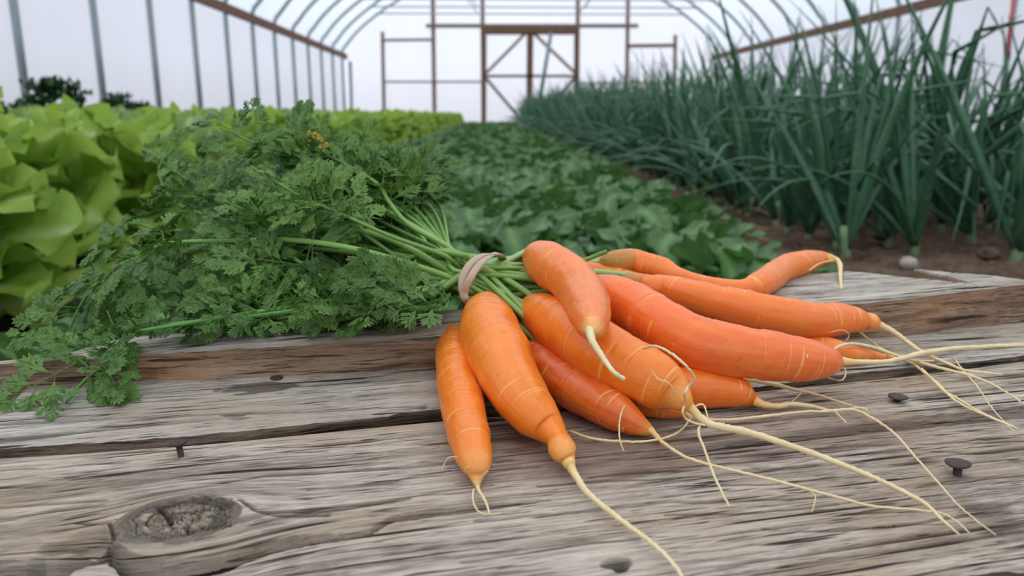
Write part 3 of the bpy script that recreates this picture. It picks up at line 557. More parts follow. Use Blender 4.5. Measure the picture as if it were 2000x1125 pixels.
for i, (pts, s0, mt) in enumerate(explicit):
    if i in (0, 1, 2, 5, 6, 7): pts = [(a_, b_, c_-(.022 if i != 1 else .03)*min(1, (900-a_)/150)*(1 if i != 2 or a_ > 400 else .3)) for a_, b_, c_ in pts]
    stalks.append((order[i], [P(*p) for p in pts], s0-.08 if i not in (1, 2) else s0, mt, {1: .036, 2: .034}.get(i, .040 if mt == 'frond' else .026), 9))
cnt = {'c1': 3, 'c2': 3, 'c3': 3, 'c4': 4, 'c5': 3, 'c6': 4, 'c7': 3, 'c8': 3, 'c9': 3, 'c10': 3, 'c11': 3, 'c12': 3}
for k in keys:
    for i in range(cnt[k]):
        a = rb.random(); x = rb.uniform(170, 640); x = 325+(x-170)*.86; top = np.interp(x, [240, 300, 400, 500, 640, 740, 800], [410, 350, 300, 295, 300, 325, 385]); y = top+(655-top)*rb.random()**.85; d = rb.uniform(.475, .62) if y < 500 else rb.uniform(.475, .54)
        mx = (x+880)/2; my = (y+520)/2+rb.uniform(-50, 30); e = P(x, y, d); e[2] = max(e[2], .256); m = P(mx, my, (d+.41)/2); m[2] = max(m[2], .256)
        stalks.append((k, [P(870, rb.uniform(488, 565), rb.uniform(.40, .43)), m, e], rb.uniform(.30, .52), 'frond', rb.uniform(.040, .054), 7))
for i in range(9):
    x = 250+i*60+rb.uniform(-15, 15); y = np.interp(x, [200, 400, 620, 850], [672, 655, 640, 628])-rb.uniform(10, 32); e = PL(x, y, .093); m = PL((x+900)/2, np.interp(x, [200, 850], [600, 598])+rb.uniform(-12, 0), .088)
    stalks.append((keys[i % 12], [P(885, rb.uniform(550, 572), .402), m, e], .45, 'frond', .034, 7))
for i in range(8):
    x = 560+i*34; d = rb.uniform(.47, .53); e = P(x, np.interp(x, [560, 700, 800], [275, 290, 350])+rb.uniform(-15, 40), d)
    stalks.append((keys[(i*7+1) % 12], [P(880, 490, .43), P((x+880)/2+20, 405, (d+.42)/2), e], .36, 'frond', .044, 9))
for i in range(9):
    x = 610+i*31+rb.uniform(-12, 12); y = np.interp(x, [600, 880], [636, 622])-rb.uniform(0, 14); e = PL(x, y, .096)
    stalks.append((keys[(i*5+3) % 12], [P(885, rb.uniform(555, 575), .405), PL((x+890)/2, 600, .088), e], .70, 'frond', .034, 4))
for i, (k, pts, s0, mt, sz, npair) in enumerate(stalks):
    c, d, b = through(k, i); mid = c+d*.008+Vector((0, 0, .001)); rest = [mid, b]+[Vector(p) for p in pts]
    L = np.r_[0, np.cumsum([(Vector(rest[j+1])-Vector(rest[j])).length for j in range(len(rest)-1)])]
    frond(carrots[k], [tuple(c-d*.003)]+[tuple(q) for q in rest], L[1]/L[-1]+(1-L[1]/L[-1])*max(s0, .16), mt, sz, npair, rb.uniform(.0014, .0021) if i > 12 else .0019, i+7, .88, .25 if i in (1, 2) else .5, i not in (1, 2), s0 == .70)
# yellow leaflets and a cut stalk end
for (px, py, d, k, L, dr) in [(615,560,.385,'c4',.016,(.1,-.2,-1)), (592,270,.44,'c3',.009,(1,0,.1)), (615,280,.44,'c3',.008,(1,0,-.3)), (700,525,.40,'c5',.012,(.9,-.2,-.6))]:
    V, Fc = PIN[1]; dd = Vector(dr).normalized(); u = Vector((0, -1, .4)); u = (u-dd*u.dot(dd)).normalized(); W = (V*L)@np.array([dd[:], u.cross(dd)[:], u[:]])+P(px, py, d)
    par = [o for o in carrots[k].children if o.name.startswith('stalk')][0]
    o = link('yellow_leaflet', mesh('yellow_leaflet', W, Fc, M['frond_yellow'], False), par); o['label'] = 'yellowed leaflet'
mb = MB(); mb.tube([P(1095, 522, .39), P(1145, 507, .385), P(1185, 491, .38)], [.0011, .0011, .0012], 8); mb.build('stalk', M['stalk'], carrots['c6'])['label'] = 'cut stalk end'
# rubber band: two flat turns round the stalks
def strap(pts, wd, th):
    Q = smoothpts(pts+[pts[0], pts[1]], 120)[:-12]; n = len(Q); V = []; ax = Vector((1, .15, .0)).normalized(); cen = Vector(np.mean(Q[:, :3], axis=0))
    for i in range(n):
        p = Vector(Q[i, :3]); t = Vector(Q[(i+1) % n, :3]-Q[i-1, :3]).normalized(); a = (ax-t*ax.dot(t)).normalized(); b = t.cross(a)
        for j in range(10):
            an = 2*math.pi*j/10; V.append(p+a*math.cos(an)*wd+b*math.sin(an)*th)
    return V, [(i*10+j, i*10+(j+1) % 10, ((i+1) % n)*10+(j+1) % 10, ((i+1) % n)*10+j) for i in range(n) for j in range(10)]
mb = MB()
for pts in ([(968,497,.392),(940,499,.385),(917,517,.378),(903,545,.374),(904,572,.374),(914,590,.378),(945,596,.41),(970,575,.43),(985,540,.435),(985,508,.42)],
            [(966,495,.393),(950,504,.384),(932,522,.377),(918,545,.373),(907,570,.374),(915,592,.379),(945,596,.411),(970,575,.431),(980,540,.436),(980,506,.42)]):
    V, Fc = strap([tuple(P(*p)) for p in pts], .0019, .0007); mb.add(V, Fc)
tag(mb.build('rubber_band', M['band']), 'beige rubber band wound twice round the green carrot stalks', 'rubber band')
#GARDEN
# ---------------------------------------------------------------- garden leaves
def blade(mb, base, az, L, W, e0, e1, ruff=.02, cup=.15, nl=9, nw=6, seed=0, pet=0., pw=.004, rib=None, pointed=1.):
    r = random.Random(seed); p = Vector(base); pts = [p.copy()]; tot = pet+L; N = nl+(3 if pet else 0); h = Vector((math.cos(az), math.sin(az), 0)); sd = Vector((-math.sin(az), math.cos(az), 0)); tw = r.uniform(-.4, .4)
    fr = []
    for i in range(N+1):
        s = i/N; e = e0+(e1-e0)*s**1.3; d = h*math.cos(e)+Vector((0, 0, 1))*math.sin(e); n = sd.cross(d)*-1
        fr.append((p.copy(), d, Vector(n))); p = p+d*tot/N
    V = []; A = []; ph = r.uniform(0, 6); kf = r.uniform(7, 11)
    for i, (q, d, n) in enumerate(fr):
        s = i/N*tot; 
        if s < pet: w = pw
        else:
            x = min(1, (s-pet)/L); mx_ = .62*pointed; w = max(pw if x < .9 else .0008, W/2*((.2+.8*math.sin(math.pi/2*x/mx_)) if x < mx_ else max(0, 1-((x-mx_)/(1-mx_))**2)**.5))
        for j in range(nw+1):
            t = j/nw*2-1; wv = ruff*abs(t)**1.7*math.sin(kf*s/tot*2.3+ph+t*1.5) if s > pet else 0
            V.append(q+sd*t*w*(1-.07*(1+math.sin(kf*s/tot*1.7+ph))*abs(t))+n*(cup*w*t*t+wv+tw*w*t)); A.append(max(0, 1-abs(t)*4.5)*.9)
    m = nw+1; off = len(mb.v); mb.add(V, [(i*m+j, (i+1)*m+j, (i+1)*m+j+1, i*m+j+1) for i in range(N) for j in range(nw)], A)
def mbmesh(mb, name, mat, off=(0, 0, 0)):
    me = mesh(name, mb.v, mb.f, mat, True, attr={'rib': mb.a, 't': [0]*len(mb.v)}); return me
def proto(name, parts):                                     # parts: list of (part name, mesh); returns dict
    return (name, parts)
def place(pr, loc, rz, sc, label, cat, group, whole=False, tilt=(0, 0)):
    name, parts, me = pr
    if whole:
        o = bpy.data.objects.new(name, me); C.objects.link(o); o.location = loc; o.rotation_euler = (tilt[0], tilt[1], rz); o.scale = (sc,)*3
    else:
        o = bpy.data.objects.new(name, None); o.empty_display_size = .02; C.objects.link(o); o.location = loc; o.rotation_euler = (tilt[0], tilt[1], rz); o.scale = (sc,)*3
        for pn, m in parts:
            c = bpy.data.objects.new(pn, m); C.objects.link(c); c.parent = o
    return tag(o, label, cat, group)
def join(parts_mb):
    a = MB()
    for m in parts_mb: a.add(m.v, m.f, m.a)
    return a
def lettuce_proto(seed, mat):
    r = random.Random(seed); mbs = []; n = 34
    for i in range(n):
        k = i/(n-1); az = i*2.4+r.uniform(-.3, .3); mb = MB()                  # k 0 outer low leaves .. 1 heart
        blade(mb, (0, 0, .02+.19*k), az, .165-.04*k+r.uniform(-.02, .02), .165-.035*k, math.radians(32+38*k+r.uniform(-8, 8)), math.radians(-48+75*k+r.uniform(-14, 14)), .017, .22, 36 if seed < 5 else 14, 14 if seed < 5 else 6, seed*50+i, .02, .012)
        mbs.append(mb)
    return ('lettuce', [('leaf', mbmesh(m, 'leaf', mat)) for m in mbs], mbmesh(join(mbs), 'lettuce', mat))
LT = [lettuce_proto(i, M['lettuce']) for i in range(3)]; LF = [lettuce_proto(i+5, M['lettuce_far']) for i in range(3)]
def ordinal(n): return {1: 'first', 2: 'second', 3: 'third', 4: 'fourth', 5: 'fifth', 6: 'sixth', 7: 'seventh', 8: 'eighth', 9: 'ninth', 10: 'tenth', 11: 'eleventh', 12: 'twelfth', 13: 'thirteenth', 14: 'fourteenth', 15: 'fifteenth', 16: 'sixteenth', 17: 'seventeenth', 18: 'eighteenth', 19: 'nineteenth', 20: 'twentieth'}[n]
gr = random.Random(77); nlet = 0
ROWN = {0: 'the row beside the spinach', 1: 'the second row from the spinach', 2: 'the middle row', 3: 'the fourth row from the spinach', 4: 'the row beside the wall'}
for j in range(58):
    Y = 1.08+j*.315+max(0, j-12)*.03
    for i in range(5):
        x = -.80-i*.28+gr.uniform(-.04, .04); y = Y+gr.uniform(-.05, .05)+(i % 2)*.12
        if nlet >= 290: continue
        if abs(x)/max(y, .1) > .80+.1: continue
        far = y > 4; pr = (LF if far or gr.random() < .3 else LT)[gr.randrange(3)]; near = y < 2.6 and i < 3
        lab = ('pale green lettuce in %s, %s from the viewer' % (ROWN[i], ordinal(j+1))) if j < 12 else 'yellow-green lettuce far back in the lettuce bed along the left'
        place(pr, (x, y, 0), gr.uniform(0, 6.28), gr.uniform(1.02, 1.16)*(1 if i == 0 or y > 2 else .98), lab, 'lettuce', 'lettuces in the left bed' if j < 12 else 'far lettuces in the left bed', not near, (gr.uniform(-.08, .08), gr.uniform(-.08, .08))); nlet += 1
def spinach_proto(seed):
    r = random.Random(seed+100); mbs = []; n = 13
    for i in range(n):
        az = i*2.4+r.uniform(-.5, .5); k = i/(n-1); mb = MB()
        blade(mb, (r.uniform(-.01, .01), r.uniform(-.01, .01), .0), az, r.uniform(.07, .11), r.uniform(.05, .075), math.radians(40+40*k+r.uniform(-12, 12)), math.radians(-35+55*k+r.uniform(-25, 25)), .006, .3, 7, 4, seed*31+i, r.uniform(.045, .075), .0025, pointed=.78)
        mbs.append(mb)
    return ('spinach_plant', [('leaf', mbmesh(m, 'leaf', M['spinach'])) for m in mbs], mbmesh(join(mbs), 'spinach', M['spinach']))
SP = [spinach_proto(i) for i in range(6)]
spots = []; 
for j in range(170):
    for i in range(10):
        y = .80+j*.118+gr.uniform(-.03, .03); x = -.50+i*.112+gr.uniform(-.03, .03)
        if x > .56: continue
        spots.append((x, y))
spots = [s for s in spots if not (s[1] < .86 and s[0] < 0)]
spots.sort(key=lambda s: s[1]); ind = spots[:300]; rest = spots[300:]
def spin_lab(i, x, y):
    if y < 1.6:
        side = 'left' if x < -.15 else 'right' if x > .25 else 'middle'; return 'dark green spinach plant just behind the table, %s part of the bed' % side, 'near spinach, '+side
    side = 'left' if x < -.15 else 'right' if x > .25 else 'middle'; return 'dark green spinach plant in the central bed beyond the nearest ones, %s part' % side, 'spinach further back, '+side
for i, (x, y) in enumerate(ind):
    l, g = spin_lab(i, x, y); place(SP[gr.randrange(6)], (x, y, 0), gr.uniform(0, 6.28), gr.uniform(.85, 1.15), l, 'spinach', g, y > 1.35, (gr.uniform(-.15, .15), gr.uniform(-.15, .15)))
def scatter(name, protos, spots, mat, label, cat, smin, smax, rr):
    Vs = []; Fs = []; A = []; off = 0; data = []
    for pr in protos:
        me = pr[2]; v = np.zeros(len(me.vertices)*3, np.float32); me.vertices.foreach_get('co', v); v = v.reshape(-1, 3)
        data.append((v, [tuple(p.vertices) for p in me.polygons], [p.material_index for p in me.polygons]))
    mi = []
    for x, y in spots:
        v, f, m = data[rr.randrange(len(data))]; a = rr.uniform(0, 6.28); s = rr.uniform(smin, smax); c, sn = math.cos(a)*s, math.sin(a)*s
        W = np.stack([v[:, 0]*c-v[:, 1]*sn+x, v[:, 0]*sn+v[:, 1]*c+y, v[:, 2]*s], 1); Vs.append(W); Fs.extend([tuple(q+off for q in p) for p in f]); mi += m; off += len(v)
    V = np.vstack(Vs); o = link(name, mesh(name, V, Fs, mat, True, attr={'rib': np.zeros(len(V)), 't': np.zeros(len(V))}, midx=mi)); return tag(o, label, cat, None, 'stuff')
scatter('spinach_bed', SP, rest, M['spinach'], 'dense dark green spinach covering the far part of the central bed', 'spinach', .95, 1.3, gr)
# onions
def onion_leaf(mb, r, az, L, rad, e0, e1, kink=None):
    p = Vector((math.cos(az)*.005, math.sin(az)*.005, .015)); n = 18; pts = []; rs = []; sw = r.uniform(-.35, .35); zf = .012
    for i in range(n+1):
        s = i/n; e = e0+(e1-e0)*s**1.5
        if kink and s > kink[0]: e = kink[1]
        a = az+sw*s; pts.append(p.copy()); k = rad*min(1, .55+s*3)*(1-.94*max(0, (s-.25)/.75)**1.1)
        if kink and abs(s-kink[0]) < .04: k *= .6
        rs.append(max(k, .0007)); p = p+Vector((math.cos(a)*math.cos(e), math.sin(a)*math.cos(e), math.sin(e)))*L/n
        if p.z < zf: p.z = zf
    mb.tube(pts, rs, 8, True, .62)
def onion_proto(seed, wild=0.):
    r = random.Random(seed+300); parts = []; allm = MB(); mi = []
    for i in range(9):
        mb = MB(); az = r.uniform(0, 6.28); up_ = r.random(); dry = r.random() < .10; L = r.uniform(.42, .72) if not dry else r.uniform(.25, .4)
        kink = None
        if r.random() < .40: kink = (r.uniform(.4, .85), math.radians(r.uniform(-85, 0)))
        q_ = r.uniform(58, 89); e0 = math.radians(q_); e1 = e0-math.radians(r.uniform(0, 22))
        if r.random() < .09+wild*.14: e0 = math.radians(r.uniform(22, 60)); e1 = math.radians(r.uniform(-50, 0)); kink = None
        if dry: e0 = math.radians(r.uniform(20, 50)); e1 = math.radians(-70)
        onion_leaf(mb, r, az, L, r.uniform(.0095, .016) if not dry else .003, e0, e1, kink); mt = M['onion_dry'] if dry else M['onion']
        parts.append(('leaf', mesh('leaf', mb.v, mb.f, mt, True, attr={'t': [0]*len(mb.v), 'rib': [0]*len(mb.v)}))); nf = len(allm.f); allm.add(mb.v, mb.f); mi += [1 if dry else 0]*(len(allm.f)-nf)
    mb = MB(); mb.tube([(0, 0, -.02), (0, 0, -.006), (0, 0, .01), (0, 0, .04), (0, 0, .07)], [.010, .012, .011, .010, .010], 12)
    parts.append(('bulb', mesh('bulb', mb.v, mb.f, M['bulb'], True, attr={'t': [0]*len(mb.v)}))); nf = len(allm.f); allm.add(mb.v, mb.f); mi += [2]*(len(allm.f)-nf)
    me = mesh('onion', allm.v, allm.f, [M['onion'], M['onion_dry'], M['bulb']], True, attr={'t': [0]*len(allm.v), 'rib': [0]*len(allm.v)}, midx=mi)
    return ('onion_plant', parts, me)
ON = [onion_proto(i, i/8) for i in range(8)]
sp2 = []
for j in range(150):
    for i in range(6):
        y = 1.5+j*.14+gr.uniform(-.04, .04); x = .93+i*.16+gr.uniform(-.03, .03)
        if y < 1.9 and i < 2: continue
        if x/y > .80 or y > 20.2: continue
        sp2.append((x, y))
sp2.sort(key=lambda s: s[1]+.6*abs(s[0]-1))
big = []
for (px, py), lab in zip([(1985, 505), (1895, 470), (1790, 432), (1700, 415), (2040, 470)], ['largest onion plant at the right edge, leaves rising out of the frame', 'big onion plant left of the one at the right edge', 'onion plant with leaves sprawling over the path, before the bed edge', 'onion plant at the bed edge above the fallen leaf', 'onion plant partly cut off by the right frame edge']):
    c = PL(px, py, .35); big.append((c[0], c[1])); place(ON[len(big)+2], (c[0], c[1], 0), gr.uniform(0, 6.28), gr.uniform(1.15, 1.4), lab, 'onion', None, False, (gr.uniform(-.12, .12), gr.uniform(-.25, 0)))
sp2 = [q for q in sp2 if all(math.hypot(q[0]-b_[0], q[1]-b_[1]) > .13 for b_ in big)]
for i, (x, y) in enumerate(sp2[:295]):
    if y < 2.4: l, g = 'tall onion plant with folded leaves, nearest stretch of bed, %s' % ('beside the path' if x < 1.15 else 'behind the edge row'), 'nearest onions, '+('edge' if x < 1.15 else 'inside')
    else: l, g = 'onion plant further along the right-hand bed, %s' % ('edge row by the soil path' if x < 1.07 else 'inner rows'), 'onions further back, '+('edge' if x < 1.07 else 'inside')
    place(ON[gr.randrange(8) if x > 1.1 else gr.randrange(3, 8)], (x, y, 0), gr.uniform(0, 6.28), gr.uniform(.88, 1.12), l, 'onion', g, y > 2.6, (gr.uniform(-.12, .12), gr.uniform(-.22, .05)))
scatter('onion_bed', ON, sp2[295:], [M['onion'], M['onion_dry'], M['bulb']], 'mass of blue-green onion leaves filling the far part of the right bed', 'onions', 1.02, 1.28, gr)
# kale behind the lettuce, dry clump by the door
def bushy(name, n, Rr, H, L, mat, seed):
    r = random.Random(seed); mb = MB()
    for i in range(n):
        az = r.uniform(0, 6.28); z = r.uniform(.35, .8)*H; blade(mb, (0, 0, z), az, L*r.uniform(.8, 1.2), L*.6, math.radians(r.uniform(20, 80)), math.radians(r.uniform(-60, 20)), .02, .3, 8, 6, seed*99+i, L*.3, .005)
    st = MB(); st.tube([(0, 0, 0), (.01, 0, H*.4), (0, .01, H*.85)], [.015, .012, .008], 8)
    return mbmesh(mb, 'foliage', mat), st.mesh('stem', M['stalk'])
for i, (px, Y, H) in enumerate([(15, 3.3, .44), (85, 3.6, .56), (128, 3.9, .56), (232, 4.6, .50), (268, 5.0, .46)]):
    f_, s_ = bushy('kale', 46, .2, H, .09, M['kale'], i+1); v = ray(px, 222); x = v[0]/v[1]*Y; o = empty('kale_plant', (x, Y, 0)); tag(o, ['dark kale plant at the far left edge above the lettuces', 'tallest dark kale rising behind the lettuces near the left steel post', 'dark kale plant just right of the tallest one', 'small dark kale top between two steel posts', 'rightmost dark kale top peeking over the lettuces'][i], 'kale')
    a = link('foliage', f_, o, False); b = link('stem', s_, o, False)
for i, (px, Y) in enumerate([(1075, 14.5), (1105, 14.0)]):
    f_, s_ = bushy('weed', 40, .2, .30, .16, M['lumber_grey'] if 0 else M['spinach'], i+20); v = ray(px, 222); o = empty('bushy_plant', (v[0]/v[1]*Y, Y, 0)); tag(o, ['greyish green clump before the right door leaf', 'greyish green clump between the door and the onions'][i], 'plant')
    link('foliage', f_, o, False); link('stem', s_, o, False)
# ---------------------------------------------------------------- soil
XL, XR, YE, YB = -3.8, 6.07, 21.2, -3.6
gx = np.concatenate([np.arange(XL-.05, -2.4, .2), np.arange(-2.4, 2.6, .016), np.arange(2.6, XR+.1, .2)]); gy = np.concatenate([np.arange(YB, .6, .2), np.arange(.6, 4, .016), np.arange(4, YE+.3, .2)])
X, Yg = np.meshgrid(gx, gy, indexing='ij'); Zg = -.012+.014*noise(X*6, Yg*6)*1+.016*(noise(X*28, Yg*28)-.5)+.010*(noise(X*60, Yg*60)-.5)
i, j = np.meshgrid(np.arange(len(gx)-1), np.arange(len(gy)-1), indexing='ij'); a = i*len(gy)+j; m = len(gy)
fl = link('floor', mesh('floor', np.stack([X, Yg, Zg], -1).reshape(-1, 3), np.stack([a, a+m, a+m+1, a+1], -1).reshape(-1, 4), M['soil'])); tag(fl, 'bare brown soil with clods between the beds', kind='structure')
def lump(name, px, py, r, mat, label, cat, sq=.6, seed=1):
    c = PL(px, py, .35); k = 16; V = []; rr = random.Random(seed)
    for a_ in range(9):
        th = math.pi*a_/8
        for b_ in range(k):
            ph = 2*math.pi*b_/k; q = r*(.85+.3*float(noise(math.cos(ph)*2+seed, math.sin(ph)*2+a_*.7))); V.append((c[0]+q*math.sin(th)*math.cos(ph), c[1]+q*math.sin(th)*math.sin(ph), r*sq*.8+q*sq*math.cos(th)))
    mb = MB(); mb.add(V, [(i*k+j, (i+1)*k+j, (i+1)*k+(j+1) % k, i*k+(j+1) % k) for i in range(8) for j in range(k)]); return tag(mb.build(name, mat), label, cat)
lump('pebble', 1775, 525, .020, M['stone'], 'pale rounded stone on the soil behind the rear right plank', 'stone', .8)
lump('soil_clod', 1930, 505, .028, M['soil'], 'brown soil clod below the onions at the right edge', 'soil clod', .6, 3)
lump('soil_clod', 1720, 470, .022, M['soil'], 'brown soil clod on the path below the leaning onion leaves', 'soil clod', .6, 5)
mb = MB(); c = PL(1662, 444, .34); blade(mb, (c[0]-.04, c[1], .012), .2, .09, .05, .1, -.05, .004, .2, 7, 5, 4, .01); tag(link('fallen_leaf', mbmesh(mb, 'fallen_leaf', M['lettuce'])), 'pale green leaf fallen on the soil path', 'leaf')
for i, (a_, b_, lab) in enumerate([((1500, 448), (1400, 432), 'straw stalk on the soil path left of the fallen leaf'), ((1440, 455), (1500, 470), 'dry straw bit on the path edge beside the spinach')]):
    p, q = PL(*a_, .335), PL(*b_, .335); mb = MB(); mb.tube([p, (p+q)/2+np.array([0, 0, .004]), q], .003, 6); tag(mb.build('straw', M['straw']), lab, 'straw')
# ---------------------------------------------------------------- greenhouse
half = (XR-XL)/2; XC = (XR+XL)/2
prof = [(0, 0), (.0, 1.0), (0, 1.80), (.03, 1.95), (.12, 2.12), (.42, 2.46), (.92, 2.86), (1.5, 3.2), (2.0, 3.47), (3.2, 3.95), (half, 4.2)]
PR = smoothpts([(a, b, 0) for a, b in prof[1:]], 40); PR = [(0, 0)]+[(max(p[0], 0), p[1]) for p in PR]; PR[-1] = (half, 4.2)
fullp = [(XL+a, b) for a, b in PR]+[(XR-a, b) for a, b in PR[-2::-1]]
ys = np.arange(YB, YE+.01, 1.24*.5)
ys = np.concatenate([ys, [YE]])
def sheet(name, prof2, mat):
    V = [(x, y, z) for x, z in prof2 for y in ys]; m = len(ys); return link(name, mesh(name, V, [(i*m+j, i*m+j+1, (i+1)*m+j+1, (i+1)*m+j) for i in range(len(prof2)-1) for j in range(m-1)], mat))
kL = max(i for i, (x, z) in enumerate(PR) if z <= 1.82)
n = len(fullp)
tag(sheet('wall_left', fullp[:kL+1], M['film_wall']), 'white plastic side wall behind the lettuces', kind='structure')
tag(sheet('wall_right', fullp[n-kL-1:], M['film_wall']), 'white plastic side wall behind the onions', kind='structure')
tag(sheet('ceiling', fullp[kL:n-kL], M['film_roof']), 'curved translucent plastic roof', kind='structure')
def endwall(name, y, mat, lab):
    V = [(x, y, z) for x, z in fullp]; o = link(name, mesh(name, V, [tuple(range(len(V)))], mat, False)); return tag(o, lab, kind='structure')
we = endwall('wall_back', YE+.04, M['film_end'], 'bright plastic end wall framed in lumber'); endwall('wall_front', YB-.02, M['film_end'], 'plastic end wall behind the viewer')
hy = [6.53+1.285*i for i in range(12)]; hy = [y for y in [6.53-1.285*k for k in range(7, 0, -1)]+hy if y < YE+.1]
hy[-1] = min(hy[-1], YE-.03)
r_h = .034
for idx, y in enumerate(hy):
    mb = MB(); ins = [(x+(r_h*1.6 if x < XC else -r_h*1.6)*(1 if z < 3 else .3), y, z-(0 if z < 2 else r_h*1.6)) for x, z in fullp]; mb.tube(ins, r_h, 10)
    o = tag(mb.build('steel_hoop', M['steel']), None, None)
    nb = len(hy)-idx; vis = y > 5.5
    tag(o, ('galvanized steel hoop of the tunnel frame, %s from the end wall' % ordinal(min(nb, 20))) if vis else 'galvanized steel hoop overhead near the viewer', 'hoop', 'steel hoops of the tunnel')
    t = MB(); zz = 2.86; a0 = XL+.95; b0 = XR-.95; t.tube([(a0, y, zz-.02), (b0, y, zz-.02)], .018, 8)
    for s in (-1, 1): t.tube([(XC+s*1.3-.1, y, zz), (XC+s*2.0-.1, y, 3.75)], .014, 6)
    t.build('cross_tie', M['steel'], o)
for s, x, nm in ((1, XL, 'trim_1'), (-1, XR, 'trim_2')):
    mb = MB(); mb.box((min(x+s*.07, x+s*.11), YB, 1.74), (max(x+s*.07, x+s*.11), YE-.06, 1.88)); tag(mb.build(nm, M['film_lumber'], None, False), 'long brown hip board along the %s wall' % ('left' if s > 0 else 'right'), kind='structure')
DY = YE-.04
def ez(px, py): v = ray(px, py); k = DY/v[1]; return (CAM[0]+v[0]*k, CAM[2]+v[2]*k)
def stick(name, a, b, w, mat, parent, t=.06, dy=0.):
    (x0, z0), (x1, z1) = ez(*a), ez(*b); mb = MB(); mb.beam((x0, DY-dy, max(z0, 0)), (x1, DY-dy, max(z1, 0)), w, t, (0, 1, 0)); return mb.build(name, M[mat], parent, False)
for (a, b, w, m_) in [((747,62),(751,250),.09,'lumber_grey'),((845,-30),(849,250),.11,'lumber_grey'),((942,-40),(944,250),.11,'lumber_grey'),((1129,-40),(1127,250),.11,'lumber_grey'),((1227,-30),(1223,250),.10,'lumber_grey'),((1319,68),(1316,250),.09,'lumber_grey'),((684,120),(688,250),.08,'steel')]:
    stick('stud', a, b, w, m_, we)
for (a, b, w, m_) in [((832,51),(1246,51),.10,'lumber_grey'),((748,79),(845,78),.07,'lumber_grey'),((750,160),(944,160),.05,'lumber_grey'),((1128,163),(1320,160),.05,'lumber_grey'),((1226,90),(1320,89),.09,'film_lumber'),((690,247),(940,247),.10,'lumber_grey')]:
    stick('rail', a, b, w, m_, we, .05, .05)
door = tag(empty('door_1', (ez(1035, 250)[0], DY-.1, 0)), 'double door of braced lumber in the end wall', kind='structure')
for nm, a, b, w, m_ in [('door_header',(940,61),(1131,61),.20,'film_lumber'),('door_stile',(948,70),(947,248),.07,'film_lumber'),('door_stile',(1123,70),(1122,248),.07,'film_lumber'),('door_stile',(1035,66),(1033,248),.17,'film_lumber'),
      ('door_rail',(945,149),(1127,149),.07,'film_lumber'),('door_brace',(1026,66),(950,143),.08,'lumber_grey'),('door_brace',(1042,66),(1122,143),.08,'lumber_grey'),('door_brace',(950,154),(1022,240),.08,'film_lumber'),('door_brace',(1120,154),(1046,240),.08,'film_lumber')]:
    stick(nm, a, b, w, m_, door, .06, .12)
mb = MB(); p0 = P(1076, 66, 17.6); p1 = P(1056, 185, 16.6); p2 = PL(1050, 252, .35); mb.tube([p0, p1, p2], [.045, .045, .05], 10); tag(mb.build('pole', M['teal']), 'slanting teal-grey pole standing before the double door', 'pole')
st = empty('stake', tuple(PL(1197, 262, .35))); tag(st, 'thin stake with red lower half among the far onions', 'stake'); b_ = PL(1197, 262, .35); D_ = float((b_-CAM)@fw)
t_ = P(1200, 152, D_); m_ = b_+(t_-b_)*.45; mb = MB(); mb.tube([b_, m_], .028, 8); mb.build('red_sleeve', M['red'], st); mb = MB(); mb.tube([m_, t_], [.03, .035], 8); mb.build('shaft', M['teal'], st)
rs = empty('hanging_strap', (5.85, 8.6, 1.78)); tag(rs, 'red strap with black end hanging at the right wall above the onions', 'strap')
q0 = P(1983, -38, 8.5); q1 = P(1968, 103, 8.5); q2 = P(1966, 118, 8.5); mb = MB(); mb.tube([q0, (q0+q1)/2, q1], [.05, .047, .045], 10, True, .35); mb.build('strap_web', M['red'], rs); mb = MB(); mb.tube([q1, q2], [.035, .03], 10); mb.build('strap_end', M['black'], rs)
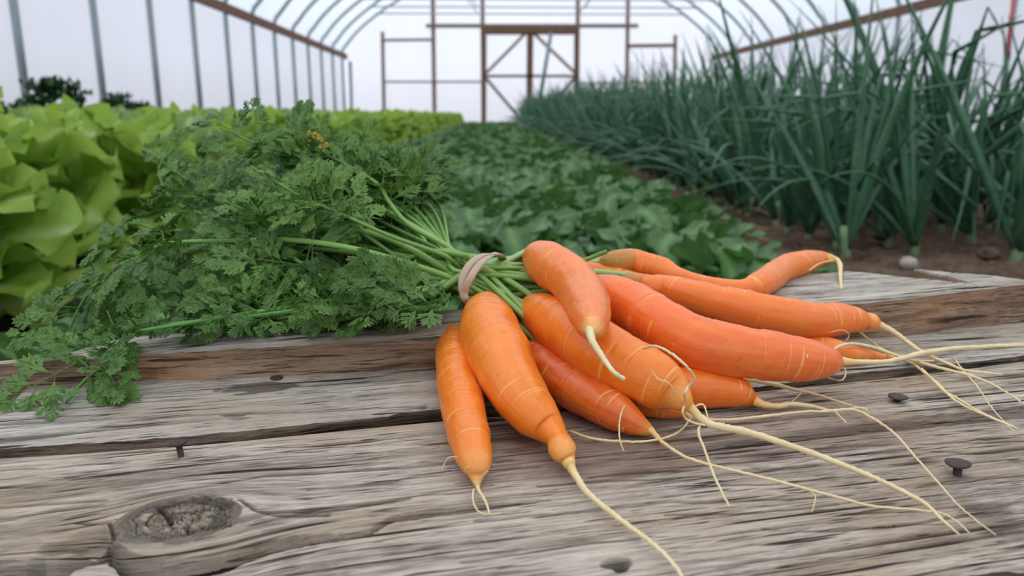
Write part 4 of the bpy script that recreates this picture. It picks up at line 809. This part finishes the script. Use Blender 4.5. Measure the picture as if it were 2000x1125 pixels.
# ---------------------------------------------------------------- light, camera
w = bpy.data.worlds.new('overcast_sky'); bpy.context.scene.world = w; w.use_nodes = True; t = w.node_tree; t.nodes.clear()
tc = t.nodes.new('ShaderNodeTexCoord'); sep = t.nodes.new('ShaderNodeSeparateXYZ'); t.links.new(tc.outputs['Generated'], sep.inputs[0])
rp = t.nodes.new('ShaderNodeValToRGB'); mp = t.nodes.new('ShaderNodeMapRange'); mp.inputs['From Min'].default_value = -1; t.links.new(sep.outputs['Z'], mp.inputs['Value']); t.links.new(mp.outputs[0], rp.inputs[0])
e = rp.color_ramp.elements; e[0].position = .47; e[0].color = (.34, .34, .36, 1); e[1].position = .53; e[1].color = (.62, .64, .72, 1); x = e.new(.72); x.color = (.80, .88, 1., 1); x = e.new(.84); x.color = (1.45, 1.45, 1.45, 1); x = e.new(1.); x.color = (1.9, 1.85, 1.8, 1)
bg = t.nodes.new('ShaderNodeBackground'); bg.inputs[1].default_value = 1.25
# brighter towards the end wall
my = t.nodes.new('ShaderNodeMapRange'); my.inputs['From Min'].default_value = .8; my.inputs['From Max'].default_value = 1.; my.inputs['To Min'].default_value = 1.; my.inputs['To Max'].default_value = 1.45; t.links.new(sep.outputs['Y'], my.inputs['Value'])
ml = t.nodes.new('ShaderNodeVectorMath'); ml.operation = 'SCALE'; t.links.new(rp.outputs[0], ml.inputs[0]); t.links.new(my.outputs[0], ml.inputs['Scale']); t.links.new(ml.outputs[0], bg.inputs[0])
ow = t.nodes.new('ShaderNodeOutputWorld'); t.links.new(bg.outputs[0], ow.inputs[0])
cd = bpy.data.cameras.new('camera'); cam = bpy.data.objects.new('camera', cd); C.objects.link(cam); bpy.context.scene.camera = cam
cd.sensor_width = 36; cd.lens = 27; cd.clip_start = .01; cd.dof.use_dof = True; cd.dof.focus_distance = .31; cd.dof.aperture_fstop = 13.5
mtx = Matrix([[rt[0], up[0], -fw[0], 0], [rt[1], up[1], -fw[1], 0], [rt[2], up[2], -fw[2], .35], [0, 0, 0, 1]]); cam.matrix_world = mtx
s = bpy.context.scene; s.view_settings.view_transform = 'Standard'; s.view_settings.look = 'None'; s.view_settings.gamma = 1; s.view_settings.use_curve_mapping = False; s.view_settings.exposure = .1
